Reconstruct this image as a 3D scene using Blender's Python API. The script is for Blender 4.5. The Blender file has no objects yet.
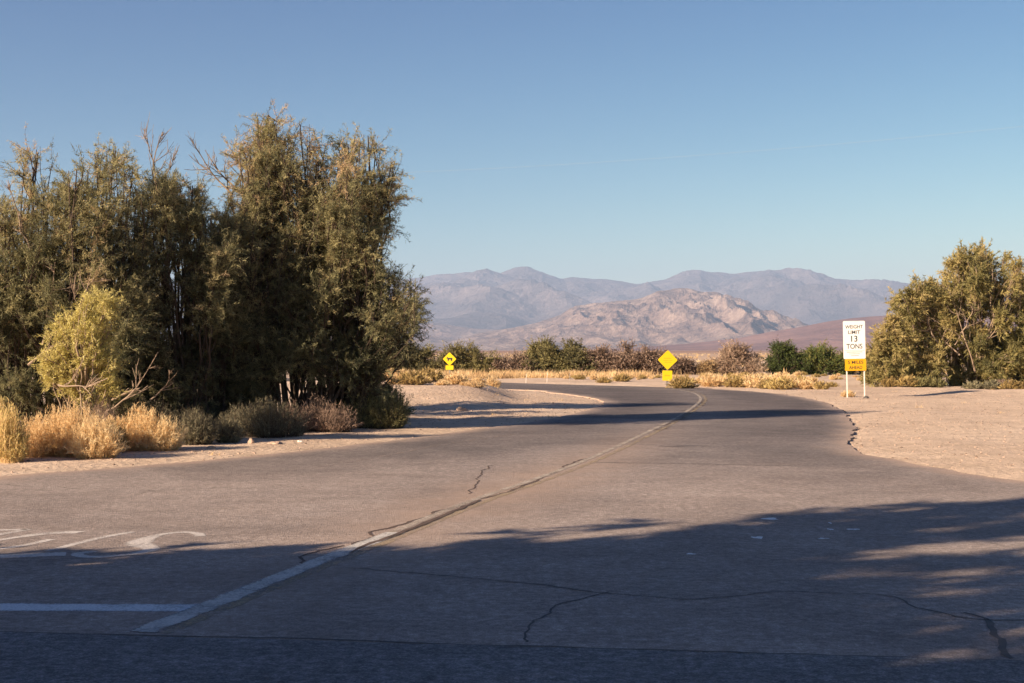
import bpy, bmesh, math, random
import numpy as np
from mathutils import Vector, noise
from mathutils.geometry import delaunay_2d_cdt

sc = bpy.context.scene
COL = sc.collection
F = 1422.0; HZ = 350.0; EYE = 1.65
SUN_AZ = math.radians(33); SUN_EL = math.radians(22)

def G(px, py, z=0.0):
    d = (EYE - z) * F / (py - HZ)
    return ((px - 512) / F * d, d)
def W(px, py, d):
    return np.array([(px - 512) / F * d, d, EYE + (HZ - py) / F * d])

# ------------------------------------------------------------------ object helpers
def tag(o, label=None, cat=None, group=None, kind=None):
    if label: o['label'] = label
    if cat: o['category'] = cat
    if group: o['group'] = group
    if kind: o['kind'] = kind
    return o
def thing(name, label, cat, loc=(0, 0, 0), rz=0, group=None):
    o = bpy.data.objects.new(name, None); COL.objects.link(o)
    o.location = loc; o.rotation_euler = (0, 0, rz); o.empty_display_size = .2
    return tag(o, label, cat, group)
def np_mesh(name, V, Fc, mat, parent=None, tone=None, smooth=False):
    """V (n,3), Fc (m,k) arrays, k = 3 or 4"""
    me = bpy.data.meshes.new(name)
    V = np.asarray(V, np.float32); Fc = np.asarray(Fc, np.int32)
    n, k = Fc.shape
    me.vertices.add(len(V)); me.vertices.foreach_set('co', V.ravel())
    me.loops.add(n * k); me.loops.foreach_set('vertex_index', Fc.ravel())
    me.polygons.add(n); me.polygons.foreach_set('loop_start', np.arange(0, n * k, k, dtype=np.int32))
    me.polygons.foreach_set('loop_total', np.full(n, k, np.int32))
    me.update(calc_edges=True)
    me.polygons.foreach_set('use_smooth', np.full(n, smooth))
    if tone is not None:
        a = me.attributes.new('tone', 'FLOAT', 'FACE'); a.data.foreach_set('value', np.asarray(tone, np.float32))
    me.materials.append(mat)
    o = bpy.data.objects.new(name, me); COL.objects.link(o)
    if parent: o.parent = parent
    return o
def bm_obj(name, bm, mat, parent=None, smooth=False):
    me = bpy.data.meshes.new(name); bm.normal_update(); bm.to_mesh(me); bm.free()
    me.materials.append(mat)
    for p in me.polygons: p.use_smooth = smooth
    o = bpy.data.objects.new(name, me); COL.objects.link(o)
    if parent: o.parent = parent
    return o

# ------------------------------------------------------------------ materials
def new_mat(name):
    m = bpy.data.materials.new(name); m.use_nodes = True
    nt = m.node_tree; b = nt.nodes['Principled BSDF']
    return m, nt, b
def N(nt, t, **kw):
    n = nt.nodes.new(t)
    for k, v in kw.items():
        if k.startswith('i_'): n.inputs[k[2:].replace('_', ' ')].default_value = v
        else: setattr(n, k, v)
    return n
def ramp(nt, stops, fac=None, interp='LINEAR'):
    r = nt.nodes.new('ShaderNodeValToRGB'); r.color_ramp.interpolation = interp
    e = r.color_ramp.elements
    while len(e) < len(stops): e.new(.5)
    for i, (p, c) in enumerate(stops):
        e[i].position = p; e[i].color = (*c, 1) if len(c) == 3 else c
    if fac is not None: nt.links.new(fac, r.inputs[0])
    return r
def noise_n(nt, scale, detail=4, rough=.6, vec=None, dist=0):
    n = nt.nodes.new('ShaderNodeTexNoise'); n.inputs['Scale'].default_value = scale
    n.inputs['Detail'].default_value = detail; n.inputs['Roughness'].default_value = rough
    n.inputs['Distortion'].default_value = dist
    if vec is not None: nt.links.new(vec, n.inputs['Vector'])
    return n
def mixc(nt, fac, a, b, mode='MIX'):
    n = nt.nodes.new('ShaderNodeMix'); n.data_type = 'RGBA'; n.blend_type = mode
    for sock, v in ((n.inputs[0], fac), (n.inputs[6], a), (n.inputs[7], b)):
        if isinstance(v, bpy.types.NodeSocket): nt.links.new(v, sock)
        elif isinstance(v, (int, float)): sock.default_value = v
        else: sock.default_value = (*v, 1)
    return n.outputs[2]
def math_n(nt, op, a, b=None, c=None, clamp=False):
    n = nt.nodes.new('ShaderNodeMath'); n.operation = op; n.use_clamp = clamp
    for s, v in zip(n.inputs, (a, b, c)):
        if v is None: continue
        if isinstance(v, bpy.types.NodeSocket): nt.links.new(v, s)
        else: s.default_value = v
    return n.outputs[0]
def bump(nt, b, h, strength, dist):
    n = nt.nodes.new('ShaderNodeBump'); n.inputs['Strength'].default_value = strength; n.inputs['Distance'].default_value = dist
    nt.links.new(h, n.inputs['Height']); nt.links.new(n.outputs[0], b.inputs['Normal']); return n
def coord(nt): return nt.nodes.new('ShaderNodeTexCoord').outputs['Object']
def attr(nt, name):
    n = nt.nodes.new('ShaderNodeAttribute'); n.attribute_name = name; return n.outputs['Fac']

def leaf_mat(name, stops, transl=.3):
    m, nt, b = new_mat(name)
    r = ramp(nt, stops, attr(nt, 'tone'))
    b.inputs['Roughness'].default_value = .75; b.inputs['Specular IOR Level'].default_value = .15
    nt.links.new(r.outputs[0], b.inputs['Base Color'])
    t = nt.nodes.new('ShaderNodeBsdfTranslucent'); nt.links.new(r.outputs[0], t.inputs[0])
    mx = nt.nodes.new('ShaderNodeMixShader'); mx.inputs[0].default_value = transl
    nt.links.new(b.outputs[0], mx.inputs[1]); nt.links.new(t.outputs[0], mx.inputs[2])
    nt.links.new(mx.outputs[0], nt.nodes['Material Output'].inputs[0])
    return m
def plain(name, c, rough=.8, metal=0, var=.25, scale=8, spec=.3):
    m, nt, b = new_mat(name)
    n = noise_n(nt, scale, 5, .6, coord(nt))
    lo = tuple(x * (1 - var) for x in c); hi = tuple(min(1, x * (1 + var)) for x in c)
    r = ramp(nt, [(.3, lo), (.7, hi)], n.outputs['Fac'])
    nt.links.new(r.outputs[0], b.inputs['Base Color'])
    b.inputs['Roughness'].default_value = rough; b.inputs['Metallic'].default_value = metal
    b.inputs['Specular IOR Level'].default_value = spec
    return m

M = {}
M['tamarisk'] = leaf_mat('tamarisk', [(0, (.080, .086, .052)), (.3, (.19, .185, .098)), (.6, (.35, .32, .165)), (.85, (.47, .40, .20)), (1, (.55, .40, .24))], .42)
M['spray'] = leaf_mat('spray', [(0, (.28, .25, .08)), (.5, (.52, .45, .15)), (1, (.75, .66, .28))], .4)
M['rtree'] = leaf_mat('rtree', [(0, (.13, .125, .055)), (.5, (.29, .25, .095)), (1, (.46, .36, .16))])
M['green'] = leaf_mat('green', [(0, (.045, .062, .024)), (.5, (.12, .16, .045)), (1, (.30, .27, .08))])
M['olive'] = leaf_mat('olive', [(0, (.11, .105, .055)), (.5, (.29, .26, .11)), (1, (.46, .38, .16))])
M['brush'] = leaf_mat('brush', [(0, (.17, .115, .09)), (.5, (.34, .235, .175)), (1, (.48, .35, .26))], .2)
M['straw'] = leaf_mat('straw', [(0, (.45, .30, .16)), (.4, (.74, .53, .28)), (1, (.88, .72, .44))], .45)
M['gold'] = leaf_mat('gold', [(0, (.20, .14, .06)), (.4, (.46, .33, .13)), (1, (.64, .52, .22))], .3)
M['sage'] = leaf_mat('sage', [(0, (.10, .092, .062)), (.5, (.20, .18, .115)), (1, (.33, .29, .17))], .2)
M['bark'] = plain('bark', (.075, .052, .038), .9)
M['deadwood'] = plain('deadwood', (.30, .22, .16), .85)
M['palebark'] = plain('palebark', (.26, .19, .13), .85)
M['white_sign'] = plain('white_sign', (.80, .78, .74), .45, var=.04, scale=3)
M['yellow_sign'] = plain('yellow_sign', (.66, .46, .012), .45, var=.06, scale=3)
M['amber_sign'] = plain('amber_sign', (.70, .36, .01), .45, var=.06, scale=3)
M['black_ink'] = plain('black_ink', (.03, .03, .032), .6)
M['faded_ink'] = plain('faded_ink', (.32, .32, .30), .6)
M['faded_yellow_ink'] = plain('faded_yellow_ink', (.42, .30, .02), .6)
M['white_post'] = plain('white_post', (.70, .66, .60), .6, var=.1)
M['steel'] = plain('steel', (.25, .23, .21), .55, .5)
M['wire'] = plain('wire', (.30, .30, .32), .7)
M['pole_wood'] = plain('pole_wood', (.12, .08, .055), .9)
M['stone'] = plain('stone', (.40, .285, .215), .95, var=.3, scale=1.5)
M['dark_stone'] = plain('dark_stone', (.20, .145, .11), .95, var=.3, scale=1.5)
M['pale_stone'] = plain('pale_stone', (.66, .60, .54), .9, var=.1)
M['tar'] = plain('tar', (.085, .074, .070), .8, var=.3)
M['old_tar'] = plain('old_tar', (.095, .065, .052), .9, var=.4, scale=4)

def asphalt_color(nt, co, c0, c1):
    big = noise_n(nt, .35, 5, .6, co, .6)
    mid = noise_n(nt, 3.0, 5, .65, co)
    fine = noise_n(nt, 75, 3, .75, co)
    vor = nt.nodes.new('ShaderNodeTexVoronoi'); vor.inputs['Scale'].default_value = 70; nt.links.new(co, vor.inputs['Vector'])
    c = ramp(nt, [(.36, c0), (.64, c1)], big.outputs['Fac']).outputs[0]
    c = mixc(nt, .55, c, ramp(nt, [(.3, (.62, .62, .62)), (.7, (1.3, 1.3, 1.3))], mid.outputs['Fac']).outputs[0], 'MULTIPLY')
    c = mixc(nt, .8, c, ramp(nt, [(.25, (.45, .45, .46)), (.5, (1, 1, 1)), (.75, (1.9, 1.85, 1.8))], fine.outputs['Fac']).outputs[0], 'MULTIPLY')
    sp = ramp(nt, [(0, (1.9, 1.85, 1.8)), (.22, (1, 1, 1))], vor.outputs['Distance']).outputs[0]
    c = mixc(nt, .35, c, sp, 'MULTIPLY')
    gr = noise_n(nt, 13, 6, .92, co)
    c = mixc(nt, .8, c, ramp(nt, [(.38, (.46, .46, .47)), (.5, (1, 1, 1)), (.62, (1.9, 1.87, 1.85))], gr.outputs['Fac']).outputs[0], 'MULTIPLY')
    h = math_n(nt, 'ADD', math_n(nt, 'ADD', fine.outputs['Fac'], vor.outputs['Distance']), math_n(nt, 'MULTIPLY', gr.outputs['Fac'], 1.5))
    return c, h
def asphalt(name, c0, c1, dust=False, bs=.5):
    m, nt, b = new_mat(name); co = coord(nt)
    c, h = asphalt_color(nt, co, c0, c1)
    if dust:
        mp = nt.nodes.new('ShaderNodeMapping'); nt.links.new(co, mp.inputs[0])
        n2 = noise_n(nt, 1.3, 6, .7, co)
        e = attr(nt, 'dust')
        f = math_n(nt, 'MULTIPLY', e, math_n(nt, 'MULTIPLY_ADD', n2.outputs['Fac'], 1.6, .1), clamp=True)
        c = mixc(nt, f, c, (.42, .30, .225))
        w = attr(nt, 'worn')
        c = mixc(nt, math_n(nt, 'MULTIPLY', w, .75), c, (.45, .44, .46), 'MULTIPLY')
    nt.links.new(c, b.inputs['Base Color'])
    b.inputs['Roughness'].default_value = .88; b.inputs['Specular IOR Level'].default_value = .25
    bump(nt, b, h, bs, .012)
    return m
M['asphalt'] = asphalt('asphalt', (.192, .166, .155), (.305, .260, .236), True)
M['asphalt_new'] = asphalt('asphalt_new', (.17, .16, .165), (.22, .21, .21), False, .9)

def paint(name, c, under, thr, sharp=.10):
    m, nt, b = new_mat(name); co = coord(nt)
    n = noise_n(nt, 30, 6, .85, co); n2 = noise_n(nt, 2.6, 4, .6, co)
    s = math_n(nt, 'ADD', math_n(nt, 'MULTIPLY', n.outputs['Fac'], .6), math_n(nt, 'MULTIPLY', n2.outputs['Fac'], .4))
    sd = math_n(nt, 'POWER', math_n(nt, 'ABSOLUTE', attr(nt, 'side')), 5)
    s = math_n(nt, 'SUBTRACT', s, math_n(nt, 'MULTIPLY', sd, .16))
    f = ramp(nt, [(thr - sharp, (0, 0, 0)), (thr + sharp, (1, 1, 1))], s).outputs[0]
    _, h = asphalt_color(nt, co, under, under)
    v = ramp(nt, [(.3, tuple(x * .7 for x in c)), (.7, tuple(min(.85, x * 1.15) for x in c))], noise_n(nt, 55, 4, .7, co).outputs['Fac']).outputs[0]
    nt.links.new(v, b.inputs['Base Color']); b.inputs['Roughness'].default_value = .8
    bump(nt, b, h, .5, .005)
    t = nt.nodes.new('ShaderNodeBsdfTransparent'); mx = nt.nodes.new('ShaderNodeMixShader')
    nt.links.new(f, mx.inputs[0]); nt.links.new(t.outputs[0], mx.inputs[1]); nt.links.new(b.outputs[0], mx.inputs[2])
    nt.links.new(mx.outputs[0], nt.nodes['Material Output'].inputs[0])
    return m
U = (.125, .10, .088)
M['stop_paint'] = paint('stop_paint', (.68, .69, .70), U, .39)
M['letter_paint'] = paint('letter_paint', (.58, .53, .49), U, .43)
M['yellow_paint'] = paint('yellow_paint', (.40, .31, .20), U, .515)
M['pale_paint'] = paint('pale_paint', (.46, .39, .32), U, .47)
M['near_paint'] = paint('near_paint', (.58, .55, .51), U, .43)
M['edge_paint'] = paint('edge_paint', (.36, .29, .25), U, .55)
M['spot_white'] = paint('spot_white', (.80, .78, .75), U, .30)

def sand_mat():
    m, nt, b = new_mat('sand'); co = coord(nt)
    big = noise_n(nt, .12, 6, .6, co, .5); mid = noise_n(nt, 1.6, 7, .7, co); fine = noise_n(nt, 28, 5, .75, co)
    c = ramp(nt, [(.3, (.50, .375, .28)), (.55, (.60, .46, .345)), (.75, (.66, .52, .40))], big.outputs['Fac']).outputs[0]
    c = mixc(nt, .8, c, ramp(nt, [(.3, (.72, .70, .68)), (.7, (1.2, 1.2, 1.2))], mid.outputs['Fac']).outputs[0], 'MULTIPLY')
    c = mixc(nt, .7, c, ramp(nt, [(.3, (.72, .72, .72)), (.7, (1.25, 1.25, 1.25))], fine.outputs['Fac']).outputs[0], 'MULTIPLY')
    # far terrain: desert pavement, darker and redder, with pale playa streaks
    sep = nt.nodes.new('ShaderNodeSeparateXYZ'); nt.links.new(co, sep.inputs[0])
    far = nt.nodes.new('ShaderNodeMapRange'); far.inputs[1].default_value = 120; far.inputs[2].default_value = 900
    nt.links.new(sep.outputs[1], far.inputs[0])
    mp = nt.nodes.new('ShaderNodeMapping'); mp.inputs['Scale'].default_value = (.0006, .0016, 1); nt.links.new(co, mp.inputs[0])
    fn = noise_n(nt, 1.0, 6, .6, mp.outputs[0])
    fc = ramp(nt, [(.38, (.24, .15, .115)), (.56, (.33, .22, .17)), (.64, (.56, .44, .36))], fn.outputs['Fac']).outputs[0]
    c = mixc(nt, far.outputs[0], c, fc)
    nt.links.new(c, b.inputs['Base Color']); b.inputs['Roughness'].default_value = .95; b.inputs['Specular IOR Level'].default_value = .1
    vor = nt.nodes.new('ShaderNodeTexVoronoi'); vor.inputs['Scale'].default_value = 9; nt.links.new(co, vor.inputs['Vector'])
    h = math_n(nt, 'ADD', math_n(nt, 'MULTIPLY', mid.outputs['Fac'], .6), math_n(nt, 'ADD', math_n(nt, 'MULTIPLY', fine.outputs['Fac'], .35), math_n(nt, 'MULTIPLY', vor.outputs['Distance'], .35)))
    bump(nt, b, h, .8, .07)
    return m
M['sand'] = sand_mat()

def rock_mat(name, lo, mid_, hi, s, bs):
    m, nt, b = new_mat(name); co = coord(nt)
    n = noise_n(nt, s, 10, .62, co, .4); n2 = noise_n(nt, s * 7, 8, .7, co)
    f = math_n(nt, 'ADD', math_n(nt, 'MULTIPLY', n.outputs['Fac'], .6), math_n(nt, 'MULTIPLY', n2.outputs['Fac'], .4))
    c = ramp(nt, [(.40, lo), (.5, mid_), (.60, hi)], f).outputs[0]
    nt.links.new(c, b.inputs['Base Color']); b.inputs['Roughness'].default_value = .95; b.inputs['Specular IOR Level'].default_value = .05
    bump(nt, b, f, bs, 1 / s * .25)
    return m
M['rock_far'] = rock_mat('rock_far', (.080, .066, .070), (.135, .108, .108), (.23, .18, .17), .0009, .8)
M['rock_mid'] = rock_mat('rock_mid', (.12, .082, .074), (.24, .168, .14), (.37, .275, .225), .0034, 1.0)
M['rock_red'] = rock_mat('rock_red', (.16, .085, .07), (.22, .12, .10), (.30, .17, .135), .002, .4)

# ------------------------------------------------------------------ roads
def catmull(P, step):
    P = [np.array(p, float) for p in P]; out = []
    for i in range(len(P) - 1):
        p0 = P[max(i - 1, 0)]; p1 = P[i]; p2 = P[i + 1]; p3 = P[min(i + 2, len(P) - 1)]
        n = max(1, int(np.linalg.norm(p2 - p1) / step))
        for k in range(n):
            t = k / n
            out.append(.5 * ((2 * p1) + (-p0 + p2) * t + (2 * p0 - 5 * p1 + 4 * p2 - p3) * t * t + (-p0 + 3 * p1 - 3 * p2 + p3) * t ** 3))
    out.append(P[-1]); return np.array(out)

left_edge_px = [(0, 477), (100, 469), (200, 460.5), (330, 447.5), (430, 435.5), (500, 426), (545, 419.5), (580, 412), (600, 406), (603, 401.5), (585, 396.5), (550, 392.3), (510, 389.5)]
right_edge_px = [(430, 380.6), (500, 382.4), (560, 384.2), (640, 386.4), (700, 388.2), (740, 390.5), (780, 394), (815, 400), (838, 408), (850, 420), (853, 432), (849, 442), (858, 452), (890, 459), (940, 468.5), (1024, 481)]
far = [(-13, 70.5), (-24, 84), (-45, 108)]
far_up = [(-48, 115), (-26, 95), (-12, 83)]
L = [(-6.0, -9), (-6.3, 2), (-7.0, 9), (-7.6, 14)] + [G(*p) for p in left_edge_px] + far
Rr = far_up + [G(*p) for p in right_edge_px] + [(8.6, 15.6), (13, 12), (30, 9.6), (70, 8.4)]
rnd = random.Random(4)
def rough_edge(P, amp):
    out = []
    for i, p in enumerate(P):
        v = Vector((p[0] * .9, p[1] * .9, 3.3)); w = Vector((p[0] * 4, p[1] * 4, 9.1))
        dx = noise.noise(v) * amp * 1.6 + noise.noise(w) * amp
        dy = noise.noise(v + Vector((31, 7, 2))) * amp * 1.6 + noise.noise(w + Vector((3, 71, 2))) * amp
        out.append((p[0] + dx, p[1] + dy))
    return out
Lc = rough_edge(catmull(L, .25), .07); Rc = rough_edge(catmull(Rr, .25), .09)
poly = np.array(Lc + Rc + [(70, -9)])
def seg_dist(P, A, B):
    """min distance of points P (n,2) to segments A->B (m,2)"""
    out = np.full(len(P), 1e9)
    for a, b in zip(A, B):
        ab = b - a; t = np.clip(((P - a) @ ab) / max(ab @ ab, 1e-9), 0, 1)
        d = np.linalg.norm(P - (a + t[:, None] * ab), axis=1); out = np.minimum(out, d)
    return out
def inside(P, poly):
    r = np.zeros(len(P), bool); n = len(poly)
    for i in range(n):
        x1, y1 = poly[i]; x2, y2 = poly[(i + 1) % n]
        if y1 == y2: continue
        c = ((y1 > P[:, 1]) != (y2 > P[:, 1])) & (P[:, 0] < (x2 - x1) * (P[:, 1] - y1) / (y2 - y1) + x1)
        r ^= c
    return r
edgeA = np.vstack([Lc[:-1], Rc[:-1]]); edgeB = np.vstack([Lc[1:], Rc[1:]])

center_px = [(150, 633), (215, 607), (320, 564), (400, 533), (480, 500.5), (545, 478), (600, 456.5), (650, 433), (680, 417.5), (698, 405.5), (703, 399.5), (700, 395), (690, 391.6), (665, 389), (600, 386.6)]
cline = catmull([G(*p) for p in center_px] + [(-3.5, 71.5), (-14, 79)], .3)

rs = np.random.RandomState(5)
xs = np.arange(-50, 40, .5); ys = np.arange(-8.5, 115, .5)
P = np.array([(x + rs.uniform(-.12, .12), y + rs.uniform(-.12, .12)) for x in xs for y in ys if y < 30 or x < 20])
P = P[inside(P, poly)]; P = P[seg_dist(P, edgeA, edgeB) > .14]
verts2 = [Vector(p) for p in poly] + [Vector(p) for p in P]
nb = len(poly)
res = delaunay_2d_cdt(verts2, [(i, (i + 1) % nb) for i in range(nb)], [], 1, 1e-5)
rv = np.array([(v.x, v.y) for v in res[0]]); rf = res[2]
ed = seg_dist(rv, edgeA, edgeB)
cd = seg_dist(rv, cline[:-1], cline[1:])
bm = bmesh.new()
bv = [bm.verts.new((x, y, 0)) for x, y in rv]
for f in rf:
    try: bm.faces.new([bv[i] for i in f])
    except ValueError: pass
bm.normal_update()
for f in bm.faces:
    if f.normal.z < 0: f.normal_flip()
be = [e for e in bm.edges if e.is_boundary]
ret = bmesh.ops.extrude_edge_only(bm, edges=be)
for g in ret['geom']:
    if isinstance(g, bmesh.types.BMVert): g.co.z = -.06
nv = len(bv)
road = bm_obj('road', bm, M['asphalt']); tag(road, kind='structure')
me = road.data
V = np.zeros(len(me.vertices) * 3, np.float32); me.vertices.foreach_get('co', V); V = V.reshape(-1, 3)
ed = seg_dist(V[:, :2], edgeA, edgeB); cd = seg_dist(V[:, :2], cline[:-1], cline[1:])
dust = np.clip(.75 - ed / .55, 0, 1) + .55 * np.clip(1 - cd / 1.1, 0, 1) * np.clip((34 - V[:, 1]) / 10, .0, 1) * np.clip((V[:, 1] - 7) / 8, .1, 1)
dust += .18 * np.clip((24 - V[:, 1]) / 6, 0, 1)
worn = np.clip((V[:, 1] - 17) / 9, 0, 1) * (1 - .45 * np.exp(-((cd - .3) / 1.1) ** 2)) * np.clip(ed / .5, 0, 1)
worn += .45 * np.clip((V[:, 1] - 32) / 10, 0, 1) * np.clip(ed / .5, 0, 1)
for nm, ar in (('dust', dust), ('worn', worn)):
    a = me.attributes.new(nm, 'FLOAT', 'POINT'); a.data.foreach_set('value', np.clip(ar, 0, 1.3).astype(np.float32))

# newer crossing pavement whose edge runs across in front of the camera
bm = bmesh.new()
pts = [(-5.9, -8.8), (69, -8.8), (69, 7.6)]
e = [(x, 7.90 - .135 * x + .02 * noise.noise(Vector((x * 2, 0, 5)))) for x in np.arange(6, -5.95, -.15)]
pts += [(20, 7.2)] + e
f = bm.faces.new([bm.verts.new((x, y, .004)) for x, y in pts])
cross = bm_obj('pavement', bm, M['asphalt_new']); tag(cross, kind='structure')

def ribbon(name, pts, w, z, mat, parent=road, step=.12, rough=0., jig=0., seed=0, gaps=None):
    P = catmull(pts, step); n = len(P)
    if jig:
        for i in range(n):
            P[i, 0] += jig * noise.noise(Vector((P[i, 0] * 3, P[i, 1] * 3, seed))) ; P[i, 1] += jig * noise.noise(Vector((P[i, 0] * 3, P[i, 1] * 3, seed + 9)))
            P[i] += jig * .35 * np.array([noise.noise(Vector((P[i, 0] * 14, P[i, 1] * 14, seed + k_))) for k_ in (2, 5)])
    T = np.gradient(P, axis=0); T /= np.linalg.norm(T, axis=1)[:, None] + 1e-9
    Nn = np.stack([-T[:, 1], T[:, 0]], 1)
    ww = np.interp(np.linspace(0, 1, n), np.linspace(0, 1, len(w)), w) if isinstance(w, (list, tuple)) else np.full(n, w)
    wa = ww / 2 * (1 + rough * np.array([noise.noise(Vector((i * .7, seed, 1))) for i in range(n)]))
    wb = ww / 2 * (1 + rough * np.array([noise.noise(Vector((i * .7, seed, 7))) for i in range(n)]))
    A = P + Nn * wa[:, None]; B = P - Nn * wb[:, None]
    V = np.zeros((2 * n, 3)); V[0::2, :2] = B; V[1::2, :2] = A; V[:, 2] = z
    Fc = np.array([(2 * i, 2 * i + 2, 2 * i + 3, 2 * i + 1) for i in range(n - 1)])
    o = np_mesh(name, V, Fc, mat, parent); a = o.data.attributes.new('side', 'FLOAT', 'POINT'); a.data.foreach_set('value', np.tile(np.array([-1, 1], np.float32), n)); return o
def offset(P, o):
    T = np.gradient(P, axis=0); T /= np.linalg.norm(T, axis=1)[:, None]
    return P + np.stack([-T[:, 1], T[:, 0]], 1) * o
cl2 = cline[::3]
ribbon('centre_line', offset(cl2, .085), .12, .0035, M['pale_paint'], rough=.3, seed=1)
ribbon('centre_line', offset(cl2, -.085), .12, .0035, M['yellow_paint'], rough=.3, seed=2)
cn = catmull([G(*p) for p in center_px[:5]], .3)
ribbon('centre_line', offset(cn[:15], .05), .19, .0055, M['near_paint'], rough=.25, seed=5)
ribbon('road_crack_mark', offset(cn[10:46], -.01), [.02, .06, .045, .07, .05, .06, .03], .007, M['old_tar'], rough=.8, seed=6, jig=.03)
ribbon('stop_line', [(-5.8, 9.12), (-4, 9.13), (-2.02, 9.09)], .27, .002, M['stop_paint'], rough=.06, seed=3)
Pm = [G(p[0], p[1]) for p in [(320, 467), (380, 457), (430, 447), (480, 439), (540, 431)]]
ribbon('edge_line', Pm, .11, .004, M['edge_paint'], rough=.3)
# pavement lettering, seen upside down by the camera
def S(pts, w): ribbon('road_lettering', [G(*p) for p in pts], w, .002, M['letter_paint'], rough=.12, step=.06)
S([(200, 536.5), (197, 533.5), (185, 532.3), (170, 533.2), (155, 536), (143, 540.5), (138, 544), (150, 548), (148, 551), (128, 554.5), (100, 557), (82, 556.5), (78, 553.5), (96, 551.5)], [.13, .12, .10, .10, .16, .24, .26, .18, .12, .11, .12, .12, .11])
S([(133, 532), (110, 536), (85, 541.5), (48, 551)], .10)
S([(-10, 556.5), (22, 555.6), (66, 554)], .24)
S([(80, 532.5), (66, 532.3), (40, 534.3), (0, 540), (-40, 547), (-50, 553), (-20, 551), (20, 546), (52, 539.3)], [.22, .16, .10, .10, .12, .12, .1, .1, .1])
S([(28, 529.5), (0, 534.5), (-50, 543), (-90, 551)], .11)
S([(28, 529.5), (-15, 531), (-60, 536), (-70, 541), (-40, 540)], .11)
# tar, cracks and one short dark mark
def crack_mark(pts, w, mat='tar', jig=.055, seed=0, rough=.8): ribbon('road_crack_mark', [G(*p) for p in pts], w, .003, M[mat], step=.07, jig=jig, seed=seed, rough=rough)
crack_mark([(333, 568), (403, 572), (477, 579), (510, 582), (567, 588), (612, 594), (660, 597), (698, 599), (775, 592), (833, 593), (887, 596), (926, 609), (968, 618), (1040, 622)], [.010, .014, .012, .018, .012, .014, .010, .012, .02, .02], seed=11)
crack_mark([(526, 643), (534, 625), (559, 605), (608, 592)], .014, seed=12)
crack_mark([(965, 613), (984, 619), (996, 630), (1003, 643), (1009, 659)], [.02, .045, .035, .045, .03], seed=13)
crack_mark([(0, 632), (140, 635.5), (300, 638.8), (445, 644), (690, 651), (1040, 662)], .018, jig=.03, seed=14)
crack_mark([(596, 462.5), (650, 463), (700, 464), (800, 466)], .03, jig=.12, seed=15)
crack_mark([(660, 446.5), (690, 446), (712, 446.3)], [.04, .2, .04], jig=.1, seed=16)  # short dark mark across the lane, widest in the middle
crack_mark([(352, 545), (375, 537), (372, 532), (420, 519), (450, 508), (480, 499), (520, 488), (550, 474), (575, 462), (592, 457)], [.02, .04, .05, .04, .05, .04, .02, .04, .03], 'old_tar', .07, 17)
crack_mark([(469, 494), (481, 473), (493, 465)], .018, 'old_tar', .08, 18)
crack_mark([(310, 566), (300, 557), (345, 546)], .025, 'old_tar', .1, 19)
crack_mark([(703, 399.5), (700, 405), (684, 416), (655, 431)], .06, 'old_tar', .3, 20)
crack_mark([(0, 455 + 30), (150, 490), (300, 486)], .012, 'old_tar', .3, 21)
# small ragged white spots on the road
for i, (px, py, w, l) in enumerate([(772, 519, .24, .07), (757, 537.5, .17, .07), (830, 523, .05, .05), (830, 529.5, .06, .06), (855, 529.5, .15, .06), (823, 538.5, .12, .04), (690, 554, .12, .03)]):
    cx, cy = G(px, py); bm = bmesh.new(); vs = []
    for k in range(14):
        a = k / 14 * 2 * math.pi; r = .75 + .8 * noise.noise(Vector((math.cos(a) * 1.6, math.sin(a) * 1.3, i * 3.1)))
        vs.append(bm.verts.new((cx + math.cos(a) * w / 2 * r, cy + math.sin(a) * l * 1.3 * r, .002)))
    bm.faces.new(vs); bm_obj('white_spot', bm, M['spot_white'], road)

# ------------------------------------------------------------------ ground
def smooth(a, b, x): t = np.clip((x - a) / (b - a), 0, 1); return t * t * (3 - 2 * t)
def berm(x, y):
    u = x / np.maximum(y, 1)       # low bank between the two arms of the curve
    g = .50 * smooth(.012, -.035, u) * smooth(38.5, 47, y) * (1 - smooth(52, 60, y))
    g = g * smooth(-.34, -.12, u)
    # low graded bank on the right in front of the big tree
    g2 = .16 * np.exp(-((y - 52 - .25 * (x - 14)) / 1.0) ** 2) * smooth(13, 16, x) * (1 - smooth(40, 46, x))
    return g + g2
def gnoise(x, y):
    v = .035 * noise.fractal(Vector((x * .35, y * .35, 0)), .9, 2.1, 4) + .02 * noise.noise(Vector((x * 1.7, y * 1.7, 4)))
    return v
gx = np.unique(np.concatenate([np.arange(-14, 22, .28), -14 - np.cumsum(.3 * 1.07 ** np.arange(130)), 22 + np.cumsum(.3 * 1.07 ** np.arange(130))]))
gx = gx[(gx > -32000) & (gx < 32000)]
gy = np.unique(np.concatenate([np.arange(8, 60, .28), 60 + np.cumsum(.3 * 1.055 ** np.arange(170)), 8 - np.cumsum(.3 * 1.12 ** np.arange(90))]))
gy = gy[(gy > -6000) & (gy < 32000)]
XX, YY = np.meshgrid(gx, gy); P = np.stack([XX.ravel(), YY.ravel()], 1)
Z = berm(P[:, 0], P[:, 1])
near = (np.abs(P[:, 0]) < 90) & (P[:, 1] > -20) & (P[:, 1] < 140)
idx = np.where(near)[0]
gz = np.array([gnoise(*P[i]) for i in idx]); Z[idx] += gz
ins = inside(P[idx], poly); dd = seg_dist(P[idx], edgeA, edgeB); dd[(P[idx, 1] < 8) & (P[idx, 0] > 0)] = 0
s = smooth(.05, 1.6, dd)
zz = np.where(ins, -.07, Z[idx] * s + (-.022) * (1 - s) + .02 * s)
Z[idx] = zz
tt = smooth(3500, 14000, P[:, 1]); Z += tt * 40 * 0
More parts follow.
